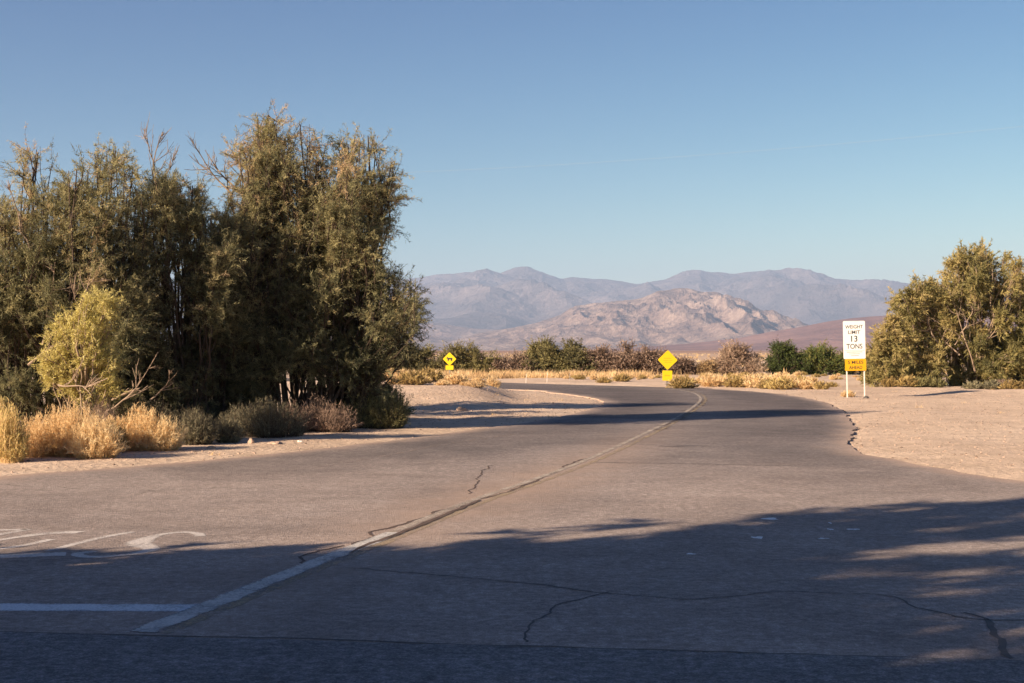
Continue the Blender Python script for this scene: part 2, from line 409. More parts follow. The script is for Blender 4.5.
def ground_z(x, y):
    p = np.array([[x, y]]); 
    z = float(berm(p[:, 0], p[:, 1])[0]) + gnoise(x, y)
    d = seg_dist(p, edgeA, edgeB)[0]; s = smooth(.05, 1.6, d)
    if inside(p, poly)[0]: return 0.0
    return float(z * s - .022 * (1 - s) + .02 * s)
nx, ny = len(gx), len(gy)
ii = (np.arange(ny - 1)[:, None] * nx + np.arange(nx - 1)[None, :]).ravel()
Fc = np.stack([ii, ii + 1, ii + nx + 1, ii + nx], 1)
ground = np_mesh('ground', np.column_stack([P, Z]), Fc, M['sand'], smooth=True); tag(ground, kind='structure')

# ------------------------------------------------------------------ mountains
def mountain(name, prof, dist, front, mat, nu, nv, rough, scale, seed, foot_y=350.5, back=.4, power=1.3):
    """prof: (px, py) skyline seen at distance dist; front: metres of slope before the crest"""
    px = np.array([p[0] for p in prof], float); py = np.array([p[1] for p in prof], float)
    U = np.linspace(px[0], px[-1], nu)
    H = np.interp(U, px, py); H = (HZ - H) / F * dist + EYE
    X = (U - 512) / F * dist
    vv = np.concatenate([np.linspace(0, 1, nv), 1 + np.linspace(0, 1, nv // 4)[1:] * back])
    V = []
    for v in vv:
        y = dist - front * (1 - v)
        for i in range(nu):
            x = X[i]
            q = Vector((x * scale, y * scale * .8, seed))
            wx = noise.noise(q * .6 + Vector((5, 1, 2))) * .8
            r = 1 - abs(noise.noise(Vector((q.x * 1.0 + wx, q.y * .55, seed + 3)))) * 2
            r2 = 1 - abs(noise.noise(Vector((q.x * 2.7 + wx * 2, q.y * 1.7, seed + 8)))) * 2
            fr = noise.fractal(q * 4.0, .8, 2.1, 5)
            bell = math.sin(min(v, 1) * math.pi) ** .8 if v < 1 else 0
            crest = 1 - .5 * (bell > 0) * 0
            base = H[i] * (v ** power if v <= 1 else 1 - ((v - 1) / back) ** 1.3)
            z = base + H[i] * rough * (bell + .06) * (.55 * (r - .45) + .30 * (r2 - .4)) + H[i] * rough * .22 * fr * (min(v, 1) ** .7 if v <= 1.02 else .2) * (bell + .25)
            V.append((x, y, max(z, -3) if v > .02 else -3))
    nV = len(vv)
    ii = (np.arange(nV - 1)[:, None] * nu + np.arange(nu - 1)[None, :]).ravel()
    o = np_mesh(name, V, np.stack([ii, ii + 1, ii + nu + 1, ii + nu], 1), mat, smooth=False)
    tag(o, kind='structure'); return o
far_prof = [(-500, 300), (-200, 292), (0, 288), (200, 284), (330, 281), (400, 279), (430, 275.5), (470, 272), (497, 273.5), (527, 268.5), (540, 271.5), (562, 280.5), (570, 279), (590, 281), (620, 282.5), (640, 284), (665, 279), (683, 271.5), (700, 273), (730, 273), (755, 271), (790, 271), (810, 275), (845, 282), (870, 280), (890, 283), (1024, 287), (1200, 283), (1500, 295)]
mountain('mountains', far_prof, 24000, 9500, M['rock_far'], 620, 90, .42, .00042, 1.7, power=1.05)
mid_prof = [(300, 349), (400, 341), (430, 336), (455, 340), (480, 333), (510, 328), (535, 323), (560, 315), (575, 306), (600, 303), (640, 299), (660, 291), (680, 288.5), (700, 291), (715, 291.5), (730, 297), (745, 302), (760, 310), (775, 316), (792, 325), (815, 337), (850, 344), (900, 349)]
mountain('hills', mid_prof, 12000, 3000, M['rock_mid'], 480, 90, .42, .0016, 4.2, power=1.15)
low_prof = [(200, 344), (330, 334), (400, 327), (435, 323), (470, 328), (500, 330), (560, 336), (620, 341), (700, 347)]
mountain('hills', low_prof, 14500, 2500, M['rock_mid'], 220, 40, .35, .0014, 9.2, power=1.2)
red_prof = [(600, 349.4), (640, 347), (690, 343.5), (740, 338), (770, 332), (800, 327), (830, 321), (850, 318.5), (880, 316), (930, 313), (1000, 311), (1150, 316), (1400, 330)]
mountain('hills', red_prof, 7800, 2300, M['rock_red'], 260, 50, .18, .0016, 6.1, power=1.3)

# ------------------------------------------------------------------ vegetation toolkit
def tubes(P, R, sides):
    """P (n,k,3), R (n,k)"""
    n, k, _ = P.shape
    T = np.gradient(P, axis=1); T /= np.linalg.norm(T, axis=2)[..., None] + 1e-9
    up = np.where(np.abs(T[..., 2:3]) < .9, np.array([0, 0, 1.]), np.array([1., 0, 0]))
    A = np.cross(T, up); A /= np.linalg.norm(A, axis=2)[..., None] + 1e-9
    B = np.cross(T, A)
    an = np.arange(sides) / sides * 2 * np.pi
    V = P[:, :, None, :] + R[:, :, None, None] * (np.cos(an)[None, None, :, None] * A[:, :, None, :] + np.sin(an)[None, None, :, None] * B[:, :, None, :])
    V = V.reshape(-1, 3)
    base = (np.arange(n)[:, None, None] * k + np.arange(k - 1)[None, :, None]) * sides
    j = np.arange(sides)[None, None, :]; j2 = (j + 1) % sides
    Fc = np.stack([base + j, base + j2, base + sides + j2, base + sides + j], -1).reshape(-1, 4)
    return V, Fc
def unit(v): return v / (np.linalg.norm(v, axis=-1, keepdims=True) + 1e-9)
def curve_pts(S0, E, k, rs, bow_up, jit):
    """n curves S0->E, k points, bowed"""
    t = np.linspace(0, 1, k)[None, :, None]
    n = len(S0); L = np.linalg.norm(E - S0, axis=1)[:, None, None]
    side = rs.normal(size=(n, 1, 3)) * jit
    side[..., 2] *= .4
    bow = np.sin(np.pi * t) * (side + np.array([0, 0, -bow_up])) * L
    wob = rs.normal(size=(n, k, 3)) * jit * .22 * L * np.sin(np.pi * t)
    return S0[:, None, :] * (1 - t) + E[:, None, :] * t + bow + wob
def sample_along(C, idx, u):
    k = C.shape[1]; f = u * (k - 1); i = np.minimum(f.astype(int), k - 2); w = (f - i)[:, None]
    return C[idx, i] * (1 - w) + C[idx, i + 1] * w, unit(C[idx, i + 1] - C[idx, i])
def leaf_tris(Pn, D, ln, wd, rs):
    S_ = unit(np.cross(D, rs.normal(size=D.shape)))
    V = np.stack([Pn - S_ * wd[:, None] / 2, Pn + S_ * wd[:, None] / 2, Pn + D * ln[:, None] + S_ * 0], 1)
    return V.reshape(-1, 3), np.arange(len(Pn) * 3).reshape(-1, 3)
class Mesh:
    def __init__(s): s.V = []; s.F = []; s.T = []; s.n = 0
    def add(s, V, Fc, tone=None):
        s.V.append(V); s.F.append(Fc + s.n); s.n += len(V); s.T.append(tone if tone is not None else np.zeros(len(Fc)))
    def obj(s, name, mat, parent=None, smooth=False):
        if not s.V: return None
        return np_mesh(name, np.concatenate(s.V), np.concatenate(s.F), mat, parent, np.concatenate(s.T), smooth)

def make_tree(root, lobes, bases, seed, leaf, bark, nsub=12, ntw=10, nleaf=38, lsize=(.035, .105), lw=(.008, .017), twl=(.15, .60), limb_r=.040, tone_sd=.16, up=.16, bare=0., twig_r=.004, spread=.85, fan_z=None, extras=True):
    """lobes: (centre(3), radii(3), tone, density) in metres relative to root"""
    rs = np.random.RandomState(seed); wood = Mesh(); fol = Mesh(); bases = np.array(bases, float)
    extra = []
    for c, r, tone, dens in lobes:
        q = unit(rs.normal(size=3)) * np.array(r) * 1.15 * [1, 1, .7]; q[2] = min(q[2], .2 * r[2])
        extra.append((np.array(c) + q, np.array(r) * .75, tone - .05, dens * .45))
    for c, r, tone, dens in list(lobes) + (extra if extras else []):
        c = np.array(c, float); r = np.array(r, float)
        b = bases[np.argmin(np.linalg.norm((bases - c)[:, :2], axis=1) + rs.uniform(0, 1.2, len(bases)))] + rs.normal(size=3) * [.15, .15, 0]
        H = c[2]
        t = np.linspace(0, 1, 9)[:, None]
        ctrl = np.array([b[0] * .62 + c[0] * .38 + rs.normal() * .2, b[1] * .62 + c[1] * .38 + rs.normal() * .2, max(H * .55, .2)])
        limb = (1 - t) ** 2 * b + 2 * t * (1 - t) * ctrl + t ** 2 * (c + [0, 0, r[2] * .4])
        limb += rs.normal(size=limb.shape) * .05 * np.sin(np.pi * t)
        R = np.linspace(limb_r * (.6 + .5 * rs.rand()) * min(1.2, .4 + H * .15), .012, 9)
        V_, F_ = tubes(limb[None], R[None], 6); wood.add(V_, F_)
        ns = max(3, int(nsub * dens))
        u = rs.uniform(.5, 1, ns); s0, _ = sample_along(limb[None], np.zeros(ns, int), u)
        d = unit(rs.normal(size=(ns, 3))); e = c + d * r * (rs.uniform(.25, 1, (ns, 1)) ** .6)
        sub = curve_pts(s0, e, 6, rs, .10, .10)
        V_, F_ = tubes(sub, np.linspace(.020, .006, 6)[None].repeat(ns, 0) * rs.uniform(.6, 1.3, (ns, 1)), 4); wood.add(V_, F_)
        nt_ = ns * ntw
        ti = rs.randint(0, ns, nt_); u = rs.uniform(.25, 1, nt_) ** .8
        p, dr = sample_along(sub, ti, u)
        out = unit(.6 * unit((p - c) / r) + .55 * unit(p - np.array([0, 0, fan_z]))) if fan_z is not None else unit((p - c) / r)
        td = unit(.5 * dr + .45 * out + np.array([0, 0, up]) + spread * rs.normal(size=(nt_, 3)))
        tl = rs.uniform(*twl, nt_)
        tw = curve_pts(p, p + td * tl[:, None], 4, rs, -.06, .08)
        V_, F_ = tubes(tw, np.linspace(twig_r, twig_r * .45, 4)[None].repeat(nt_, 0), 3); wood.add(V_, F_)
        ttone = tone + rs.normal(size=nt_) * tone_sd + (rs.rand(ns)[ti] - .5) * .22
        live = rs.rand(ns)[ti] > bare
        ids = np.repeat(np.where(live)[0], nleaf)
        if len(ids) == 0: continue
        lp, ld = sample_along(tw, ids, rs.uniform(.02, 1, len(ids)))
        lp = lp + rs.normal(size=lp.shape) * .018
        D = unit(ld + rs.normal(size=ld.shape) * .75)
        V_, F_ = leaf_tris(lp, D, rs.uniform(*lsize, len(ids)), rs.uniform(*lw, len(ids)), rs)
        fol.add(V_, F_, np.clip(ttone[ids] + rs.normal(size=len(ids)) * .06, 0, 1))
    wood.obj('trunk', M[bark], root); fol.obj('crown', M[leaf], root)

def px_lobes(lst, d, origin):
    """lst of (px, py, r_px, tone[, dd[, dens]])"""
    out = []
    for l in lst:
        dd = l[4] if len(l) > 4 else 0; dens = l[5] if len(l) > 5 else 1
        c = W(l[0], l[1], d + dd) - origin; r = l[2] / F * (d + dd)
        out.append((c, (r * 1.05, r * 1.25, r * 1.1), l[3] + (.16 if l[1] < 300 else .08), dens))  # upper lobes lightened: sunlight on the crowns put into the leaf tone
    return out

rr = random.Random(3)
def fill_lobes(poly_px, n, d, origin, seed, tone0, rpx=(10, 19), deep=2.4):
    rs = np.random.RandomState(seed); pg = np.array(poly_px, float); lo, hi = pg.min(0), pg.max(0); out = []
    while len(out) < n:
        p = rs.uniform(lo, hi)
        if not inside(p[None], pg)[0]: continue
        r = rs.uniform(*rpx); dd = rs.uniform(-deep, deep) * .5
        c = W(p[0], p[1], d + dd) - origin; rm = r / F * (d + dd)
        tn = tone0 + .30 * min(1, max(-.4, (300 - p[1]) / 150)) + rs.normal() * .13  # lighter towards the top: new growth plus sunlight painted into the tone
        out.append((c, (rm * 1.0, rm * 1.2, rm * 1.25), tn, .62))
    return out
def tree_px(name, label, basepx, d, lst, stems, seed, group, leaf='tamarisk', bark='bark', fill=None, fn=0, ft=.4, frp=(10, 19), deep=2.4, **kw):
    x = (basepx - 512) / F * d; z = ground_z(x, d)
    o = np.array([x, d, z])
    t = thing(name, label, 'tree', (x, d, z), 0, group)
    st = [((s[0] - 512) / F * (d + s[1]) - x, s[1], -.05) for s in stems]
    ls = px_lobes(lst, d, o)
    if fill: ls = [(a, b, c, e * .5) for a, b, c, e in ls] + fill_lobes(fill, fn, d, o, seed + 300, ft, frp, deep)
    make_tree(t, ls, st, seed, leaf, bark, extras=not fill, **kw)
    return t
TL = 'tamarisk trees left of the road'
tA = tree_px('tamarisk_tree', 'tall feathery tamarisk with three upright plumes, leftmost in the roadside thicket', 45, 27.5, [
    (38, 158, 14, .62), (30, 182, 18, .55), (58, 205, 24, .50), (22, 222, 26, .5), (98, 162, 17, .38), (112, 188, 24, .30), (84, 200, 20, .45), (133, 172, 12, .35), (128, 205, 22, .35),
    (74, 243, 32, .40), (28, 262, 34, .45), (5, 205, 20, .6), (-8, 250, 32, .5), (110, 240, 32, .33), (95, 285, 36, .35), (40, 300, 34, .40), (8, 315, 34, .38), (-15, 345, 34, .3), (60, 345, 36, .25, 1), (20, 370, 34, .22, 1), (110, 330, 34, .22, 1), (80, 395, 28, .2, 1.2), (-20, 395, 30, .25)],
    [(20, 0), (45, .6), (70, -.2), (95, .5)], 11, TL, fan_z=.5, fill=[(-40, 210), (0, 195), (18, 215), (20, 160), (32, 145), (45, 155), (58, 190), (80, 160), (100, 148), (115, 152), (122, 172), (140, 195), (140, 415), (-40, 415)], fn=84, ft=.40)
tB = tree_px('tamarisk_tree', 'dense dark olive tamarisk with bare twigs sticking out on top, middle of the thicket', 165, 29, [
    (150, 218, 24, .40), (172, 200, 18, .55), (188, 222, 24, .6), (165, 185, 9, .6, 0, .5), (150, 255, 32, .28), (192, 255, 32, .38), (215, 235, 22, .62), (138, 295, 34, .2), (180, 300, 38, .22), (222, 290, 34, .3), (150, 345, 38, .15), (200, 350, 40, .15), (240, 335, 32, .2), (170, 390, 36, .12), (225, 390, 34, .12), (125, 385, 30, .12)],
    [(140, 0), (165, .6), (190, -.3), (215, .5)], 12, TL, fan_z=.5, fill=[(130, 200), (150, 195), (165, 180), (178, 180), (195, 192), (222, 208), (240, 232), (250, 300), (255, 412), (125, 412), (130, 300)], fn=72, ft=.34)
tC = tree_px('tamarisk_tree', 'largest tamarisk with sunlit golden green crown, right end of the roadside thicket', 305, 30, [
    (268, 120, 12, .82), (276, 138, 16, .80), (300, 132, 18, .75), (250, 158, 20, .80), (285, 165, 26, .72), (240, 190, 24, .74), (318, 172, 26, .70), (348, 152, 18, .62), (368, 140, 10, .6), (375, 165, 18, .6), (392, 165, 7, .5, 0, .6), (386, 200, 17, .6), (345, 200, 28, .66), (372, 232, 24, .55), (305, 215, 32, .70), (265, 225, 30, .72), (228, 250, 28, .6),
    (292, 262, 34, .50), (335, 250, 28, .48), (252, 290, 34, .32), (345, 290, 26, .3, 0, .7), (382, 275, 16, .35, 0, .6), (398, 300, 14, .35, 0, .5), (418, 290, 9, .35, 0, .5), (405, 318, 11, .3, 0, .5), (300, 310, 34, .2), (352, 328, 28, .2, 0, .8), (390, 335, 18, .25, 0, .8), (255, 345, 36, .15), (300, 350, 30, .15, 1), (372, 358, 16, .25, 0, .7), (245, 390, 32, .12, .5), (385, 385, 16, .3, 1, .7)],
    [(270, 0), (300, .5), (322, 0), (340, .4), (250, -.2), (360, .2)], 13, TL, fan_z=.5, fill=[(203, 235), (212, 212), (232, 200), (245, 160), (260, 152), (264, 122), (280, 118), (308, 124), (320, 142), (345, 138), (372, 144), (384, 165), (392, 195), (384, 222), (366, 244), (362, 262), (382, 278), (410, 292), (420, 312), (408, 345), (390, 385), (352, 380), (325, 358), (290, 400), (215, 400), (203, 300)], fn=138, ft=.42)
tE = tree_px('tamarisk_tree', 'tamarisk standing beyond the left edge of the view beside the thicket', -130, 27, [
    (-110, 215, 34, .5), (-160, 205, 38, .5), (-70, 245, 38, .4), (-130, 235, 42, .4), (-190, 255, 42, .4), (-60, 310, 40, .3), (-120, 310, 44, .3), (-190, 320, 44, .3), (-80, 370, 40, .3), (-150, 380, 44, .3), (-210, 380, 44, .3)],
    [(-90, 0), (-130, .5), (-160, -.3)], 14, TL, nsub=12, ntw=8, nleaf=22, lsize=(.09, .2), lw=(.02, .04))
tG = tree_px('tamarisk_tree', 'tamarisk hidden behind the largest one, farthest back in the thicket', 265, 36.8, [
    (230, 235, 24, .4), (270, 225, 24, .4), (305, 235, 24, .4), (335, 250, 20, .4), (215, 275, 26, .35), (255, 270, 26, .35), (300, 275, 26, .35), (340, 285, 22, .35), (235, 315, 26, .3), (280, 315, 26, .3), (325, 320, 22, .3), (250, 350, 24, .25), (300, 352, 20, .25)],
    [(240, 0), (270, .5), (300, 0)], 18, TL, nsub=12, ntw=8, nleaf=22, lsize=(.09, .2), lw=(.02, .036))
# background thicket behind, to close the lower gaps
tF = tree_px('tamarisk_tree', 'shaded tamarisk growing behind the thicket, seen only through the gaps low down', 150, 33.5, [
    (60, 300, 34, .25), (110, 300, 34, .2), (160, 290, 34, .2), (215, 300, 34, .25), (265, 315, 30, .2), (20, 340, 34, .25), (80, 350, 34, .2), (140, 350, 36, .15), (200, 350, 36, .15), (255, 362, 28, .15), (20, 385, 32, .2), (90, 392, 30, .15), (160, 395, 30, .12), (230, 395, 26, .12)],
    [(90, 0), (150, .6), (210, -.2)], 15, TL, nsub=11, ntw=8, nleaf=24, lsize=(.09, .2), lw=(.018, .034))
tD = tree_px('tamarisk_sapling', 'young tamarisk with bright yellow green sprays in front of the dark thicket', 80, 24.3, [
    (88, 308, 13, .6), (108, 303, 10, .7), (66, 325, 14, .6), (94, 335, 14, .6), (60, 348, 14, .65), (85, 356, 17, .6), (55, 368, 10, .6), (105, 362, 11, .55), (72, 384, 8, .6), (112, 385, 7, .5, 0, .6)],
    [(80, 0), (92, .3)], 16, TL, leaf='spray', bark='palebark', nsub=9, ntw=9, nleaf=30, twl=(.1, .32), lsize=(.03, .09), limb_r=.02, up=.3)

# bare limbs poking out of the thicket (parts of their trees)
def bare_limbs(parent, specs, d, mat, seed, n_side=7, r0=.022, name='bare_branch'):
    rs = np.random.RandomState(seed); o = np.array(parent.location)
    for (x0, y0, x1, y1, dd) in specs:
        m = Mesh(); a = W(x0, y0, d + dd) - o; b = W(x1, y1, d + dd - .3) - o
        main = curve_pts(a[None], b[None], 8, rs, .06, .07)
        V_, F_ = tubes(main, np.linspace(r0, .006, 8)[None], 5); m.add(V_, F_)
        u = rs.uniform(.25, .95, n_side); p, dr = sample_along(main, np.zeros(n_side, int), u)
        L = np.linalg.norm(b - a)
        e = p + unit(dr * .9 + rs.normal(size=dr.shape) * .38) * (L * (1.05 - u) * rs.uniform(.4, .8, n_side))[:, None]
        s1 = curve_pts(p, e, 5, rs, .05, .06); V_, F_ = tubes(s1, np.linspace(.010, .004, 5)[None].repeat(n_side, 0), 4); m.add(V_, F_)
        n2 = n_side * 3; ti = rs.randint(0, n_side, n2); p, dr = sample_along(s1, ti, rs.uniform(.2, .9, n2))
        e = p + unit(dr + rs.normal(size=dr.shape) * .35) * rs.uniform(.1, .35, (n2, 1)) * L * .6
        s2 = curve_pts(p, e, 4, rs, .03, .06); V_, F_ = tubes(s2, np.linspace(.005, .003, 4)[None].repeat(n2, 0), 3); m.add(V_, F_)
        m.obj(name, M[mat], parent)
bare_limbs(tB, [(160, 210, 145, 128, 0), (160, 205, 163, 132, .2), (170, 205, 178, 150, 0)], 29, 'palebark', 5)
bare_limbs(tC, [(232, 195, 190, 138, 0), (238, 190, 205, 150, .2), (245, 185, 240, 145, 0), (330, 345, 295, 300, -.4)], 30, 'palebark', 6)
bare_limbs(tA, [(28, 365, 92, 268, -1.0), (30, 250, 8, 180, -.6), (42, 345, 55, 262, -.8)], 27.5, 'deadwood', 7, 5)
bare_limbs(tB, [(105, 412, 158, 352, -3.4), (112, 400, 140, 388, -3.0), (150, 400, 170, 370, -2)], 29, 'deadwood', 8, 5, .016)
bare_limbs(tD, [(58, 385, 108, 378, -.3), (64, 386, 82, 362, -.2)], 24.3, 'deadwood', 9, 4, .014)
bare_limbs(tC, [(325, 398, 380, 330, .3), (318, 398, 352, 352, .1), (330, 398, 402, 352, 0), (310, 398, 338, 340, .6)], 30, 'bark', 10, 6, .05)

# off to the left, outside the view, the trees whose shade lies across the foreground
def caster(name, label, x, y, lob, seed, **kw):
    t = thing(name, label, 'tree', (x, y, ground_z(x, y)), 0, 'trees beside the camera')
    ls = [((l[0] - x, l[1] - y, l[2]), (l[3],) * 3, l[4], l[5] if len(l) > 5 else 1) for l in lob]
    make_tree(t, ls, [(0, 0, -.05), (.5, .4, -.05), (-.4, .5, -.05)], seed, 'tamarisk', 'bark', nsub=17, ntw=9, nleaf=20, lsize=(.18, .34), lw=(.06, .11), **kw)
l1 = [(-9, y, z, 1.25, .4) for y in (-5, -3.2, -1.4, .3, 2.0, 3.6) for z in (1.0, 2.4, 3.8)] 
caster('tamarisk_tree', 'dense tamarisk hedge tree beside the camera, outside the view', -9, 0, l1, 31)
l2 = [(-9, 4.6, 1.0, 1.3, .4), (-9, 4.3, 2.4, 1.3, .4), (-9.2, 3.9, 3.6, 1.2, .4), (-9, 6.3, 1.2, 1.2, .4), (-9, 7.2, .9, 1.1, .4), (-9, 7.3, 1.9, .8, .4), (-9, 6.4, 2.7, 1.0, .4), (-9, 5.6, 3.7, .9, .4), (-9, 6.0, 1.9, 1.1, .4), (-9, 3.0, 4.2, 1.1, .4), (-9, 4.6, 4.9, .9, .5), (-9, 2.6, 3.0, 1.2, .4), (-9, 4.5, 4.3, .9, .4), (-9.2, 5.2, 3.1, .9, .4), (-9, 3.2, 4.7, .7, .5), (-9, 3.4, 5.7, .9, .5, .12), (-9, 4.4, 6.4, .9, .5, .16), (-9, 2.4, 5.9, .9, .5, .12), (-9, 5.7, 7.2, .6, .5, .3), (-9, 6.1, 5.6, .6, .5, .3), (-9, 4.7, 5.6, .8, .5, .5), (-9, 5.3, 6.6, .7, .5, .5), (-9, 1.6, 5.2, 1.1, .5), (-9, 1.6, 6.9, .6, .5, .4), (-9, .2, 5.6, 1.0, .5, .6), (-9, -1.3, 5.4, 1.2, .4), (-9, -3, 5.3, 1.2, .4), (-9, 4.0, 7.4, .6, .5, .3)]
caster('tamarisk_tree', 'tall open tamarisk beside the camera, outside the view', -9, 4.4, l2, 32)

# right-hand tree and the willow-like bush beside it
tR = tree_px('tamarisk_tree', 'broad sunlit olive tamarisk behind the sandy verge at the right edge', 965, 66, [
    (986, 254, 9, .55), (968, 262, 9, .55), (1003, 262, 9, .5), (950, 270, 9, .6), (985, 275, 14, .5), (1012, 280, 13, .45), (932, 284, 9, .65), (960, 288, 14, .5), (915, 292, 8, .7), (900, 300, 8, .75), (935, 306, 14, .55), (1000, 305, 17, .4), (972, 310, 16, .45), (905, 318, 11, .6), (925, 332, 14, .5), (955, 335, 15, .45), (990, 338, 17, .4), (1020, 325, 16, .4), (1040, 300, 16, .4), (1060, 320, 18, .4), (1045, 345, 18, .4),
    (908, 348, 11, .5), (940, 358, 14, .45), (970, 362, 14, .4), (1005, 362, 15, .35), (1035, 366, 16, .4), (920, 370, 10, .5), (985, 378, 10, .3), (955, 378, 9, .4), (1018, 380, 10, .35)],
    [(930, 0), (955, .8), (975, -.5), (1000, .6), (1030, 0)], 41, None, fill=[(895, 300), (912, 285), (935, 275), (960, 255), (985, 246), (1005, 252), (1035, 275), (1070, 300), (1070, 380), (900, 382), (885, 350)], fn=120, ft=.52, frp=(7, 13), deep=6, fan_z=.5, leaf='rtree', bark='palebark', nsub=13, ntw=9, nleaf=24, lsize=(.09, .22), lw=(.025, .05), twl=(.2, .6), limb_r=.07)
bare_limbs(tR, [(975, 372, 948, 285, -1.8), (960, 355, 918, 285, -1.6), (985, 350, 992, 262, -1.5), (955, 345, 975, 300, -2), (940, 345, 925, 300, -1.6), (1010, 345, 1020, 285, -1.7)], 66, 'deadwood', 43, 6, .042)
tR2 = tree_px('tamarisk_shrub', 'pale olive feathery shrub between the weight limit sign and the big right tree', 886, 63, [
    (893, 325, 8, .7), (882, 335, 9, .65), (875, 350, 9, .55), (893, 350, 10, .6), (880, 367, 10, .5), (897, 370, 10, .55), (872, 376, 6, .5), (905, 335, 7, .65)],
    [(880, 0), (895, .3)], 42, None, leaf='rtree', bark='palebark', nsub=12, ntw=9, nleaf=22, lsize=(.08, .2), lw=(.022, .045), twl=(.2, .5), limb_r=.04)

# ------------------------------------------------------------------ shrubs
def dome(m_w, m_l, rs, r, h, n, tone, blade=(.25, .5), leaf_n=0, lsize=(.04, .1), lw=(.008, .02), stem_r=.004, spread=.98, lspread=.6, center=(0, 0, 0), tones=.15, droop=0.):
    """stems rising from a small root to points filling a dome; optional fine leaves near the tips"""
    a = rs.uniform(0, 2 * np.pi, n); q = np.sqrt(rs.rand(n)); b = np.stack([np.cos(a) * q * r * .62, np.sin(a) * q * r * .62, np.full(n, -.03)], 1)
    th = rs.uniform(0, 1, n) ** .7 * spread * np.pi / 2; s = rs.uniform(.55, 1.05, n)
    e = np.stack([np.cos(a) * np.sin(th) * r * s * 1.1, np.sin(a) * np.sin(th) * r * s * 1.1, h * (np.cos(th) * .85 + .12) * s], 1)
    c = np.array(center)
    st = curve_pts(b + c, e + c, 5, rs, -.10 + droop, .05)
    V_, F_ = tubes(st, np.linspace(stem_r, stem_r * .4, 5)[None].repeat(n, 0), 3)
    m_w.add(V_, F_, np.clip(tone + rs.normal(size=len(F_)) * .02 + np.repeat(rs.normal(size=n) * tones, len(F_) // n), 0, 1))
    if leaf_n:
        ids = np.repeat(np.arange(n), leaf_n); p, d = sample_along(st, ids, rs.uniform(.12, 1, len(ids)) ** .8)
        D = unit(d + rs.normal(size=d.shape) * lspread + [0, 0, .15])
        V_, F_ = leaf_tris(p + rs.normal(size=p.shape) * .012, D, rs.uniform(*lsize, len(ids)), rs.uniform(*lw, len(ids)), rs)
        m_l.add(V_, F_, np.clip(tone + (rs.normal(size=n) * tones)[ids] + rs.normal(size=len(ids)) * .08, 0, 1))
def shrub(name, label, px, by, wpx, hpx, mat, seed, group=None, n=500, leaf_n=14, stem='bark', tone=.5, d=None, lobes=1, cat='shrub', **kw):
    if d is None: d = EYE * F / (by - HZ)
    x = (px - 512) / F * d; z = ground_z(x, d); r = wpx / 2 / F * d; h = hpx / F * d
    t = thing(name, label, cat, (x, d, z), 0, group); rs = np.random.RandomState(seed)
    w = Mesh(); l = Mesh()
    if lobes == 1: dome(w, l, rs, r, h, n, tone, leaf_n=leaf_n, **kw)
    else:
        for k in range(lobes):
            ox = (k / (lobes - 1) * 2 - 1) * r * .62 + rs.normal() * .08 * r
            f = rs.uniform(.72, 1.0) if k not in (lobes // 2,) else 1
            dome(w, l, rs, r * (.75 if lobes > 2 else .85) * rs.uniform(.75, 1.0), h * f, n // lobes, tone + rs.normal() * .08, leaf_n=leaf_n, center=(ox, rs.normal() * r * .25, 0), **kw)
    if leaf_n:
        w.obj('stems', M[stem], t); l.obj('foliage', M[mat], t)
    else:
        w.obj('stems', M[mat], t)
    return t
GB = 'golden bushes along the left verge'
fine = dict(lsize=(.03, .09), lw=(.006, .013), stem_r=.0035)
shrub('rabbitbrush', 'yellow green sunlit brush cut by the left edge of the photo', -2, 462, 60, 66, 'gold', 51, GB, n=900, leaf_n=22, stem='straw', tone=.85, lobes=3, **fine)
shrub('rabbitbrush', 'widest golden straw bush on the left verge, second from the left edge', 66, 457, 100, 58, 'straw', 52, GB, n=1500, leaf_n=22, stem='straw', tone=.6, lobes=4, **fine)
shrub('rabbitbrush', 'brownish low bush filling the gap behind the two golden bushes', 103, 447, 40, 48, 'brush', 53, GB, n=400, leaf_n=12, stem='palebark', tone=.5, **fine)
shrub('rabbitbrush', 'golden bush with pale tipped stems, just left of the shaded round bush', 140, 452, 72, 48, 'straw', 54, GB, n=1100, leaf_n=22, stem='straw', tone=.65, lobes=3, **fine)
shrub('rabbitbrush', 'small green grey bush between the two largest golden bushes', 112, 454, 34, 34, 'gold', 64, GB, n=350, leaf_n=12, stem='palebark', tone=.25, **fine)
SB = 'shaded bushes under the tamarisks'
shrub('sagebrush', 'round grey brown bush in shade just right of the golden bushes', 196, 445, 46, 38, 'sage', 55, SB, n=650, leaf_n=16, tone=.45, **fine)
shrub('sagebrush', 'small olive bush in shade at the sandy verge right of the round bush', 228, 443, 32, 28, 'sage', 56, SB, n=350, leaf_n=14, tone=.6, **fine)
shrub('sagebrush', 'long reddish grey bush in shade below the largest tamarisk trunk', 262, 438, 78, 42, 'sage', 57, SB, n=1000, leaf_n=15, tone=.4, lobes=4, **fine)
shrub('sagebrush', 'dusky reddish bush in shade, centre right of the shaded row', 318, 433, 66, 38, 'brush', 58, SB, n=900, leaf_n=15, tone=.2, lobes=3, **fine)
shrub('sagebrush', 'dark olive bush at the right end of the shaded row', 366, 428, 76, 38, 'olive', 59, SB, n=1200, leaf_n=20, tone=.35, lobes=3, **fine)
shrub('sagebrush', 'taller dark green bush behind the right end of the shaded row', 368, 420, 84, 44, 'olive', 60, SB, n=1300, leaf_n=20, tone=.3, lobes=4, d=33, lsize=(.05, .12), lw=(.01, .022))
shrub('sagebrush', 'dim bush in the dark beneath the left tamarisks', 150, 425, 90, 44, 'sage', 61, SB, n=700, leaf_n=12, tone=.2, lobes=3, d=27, **fine)
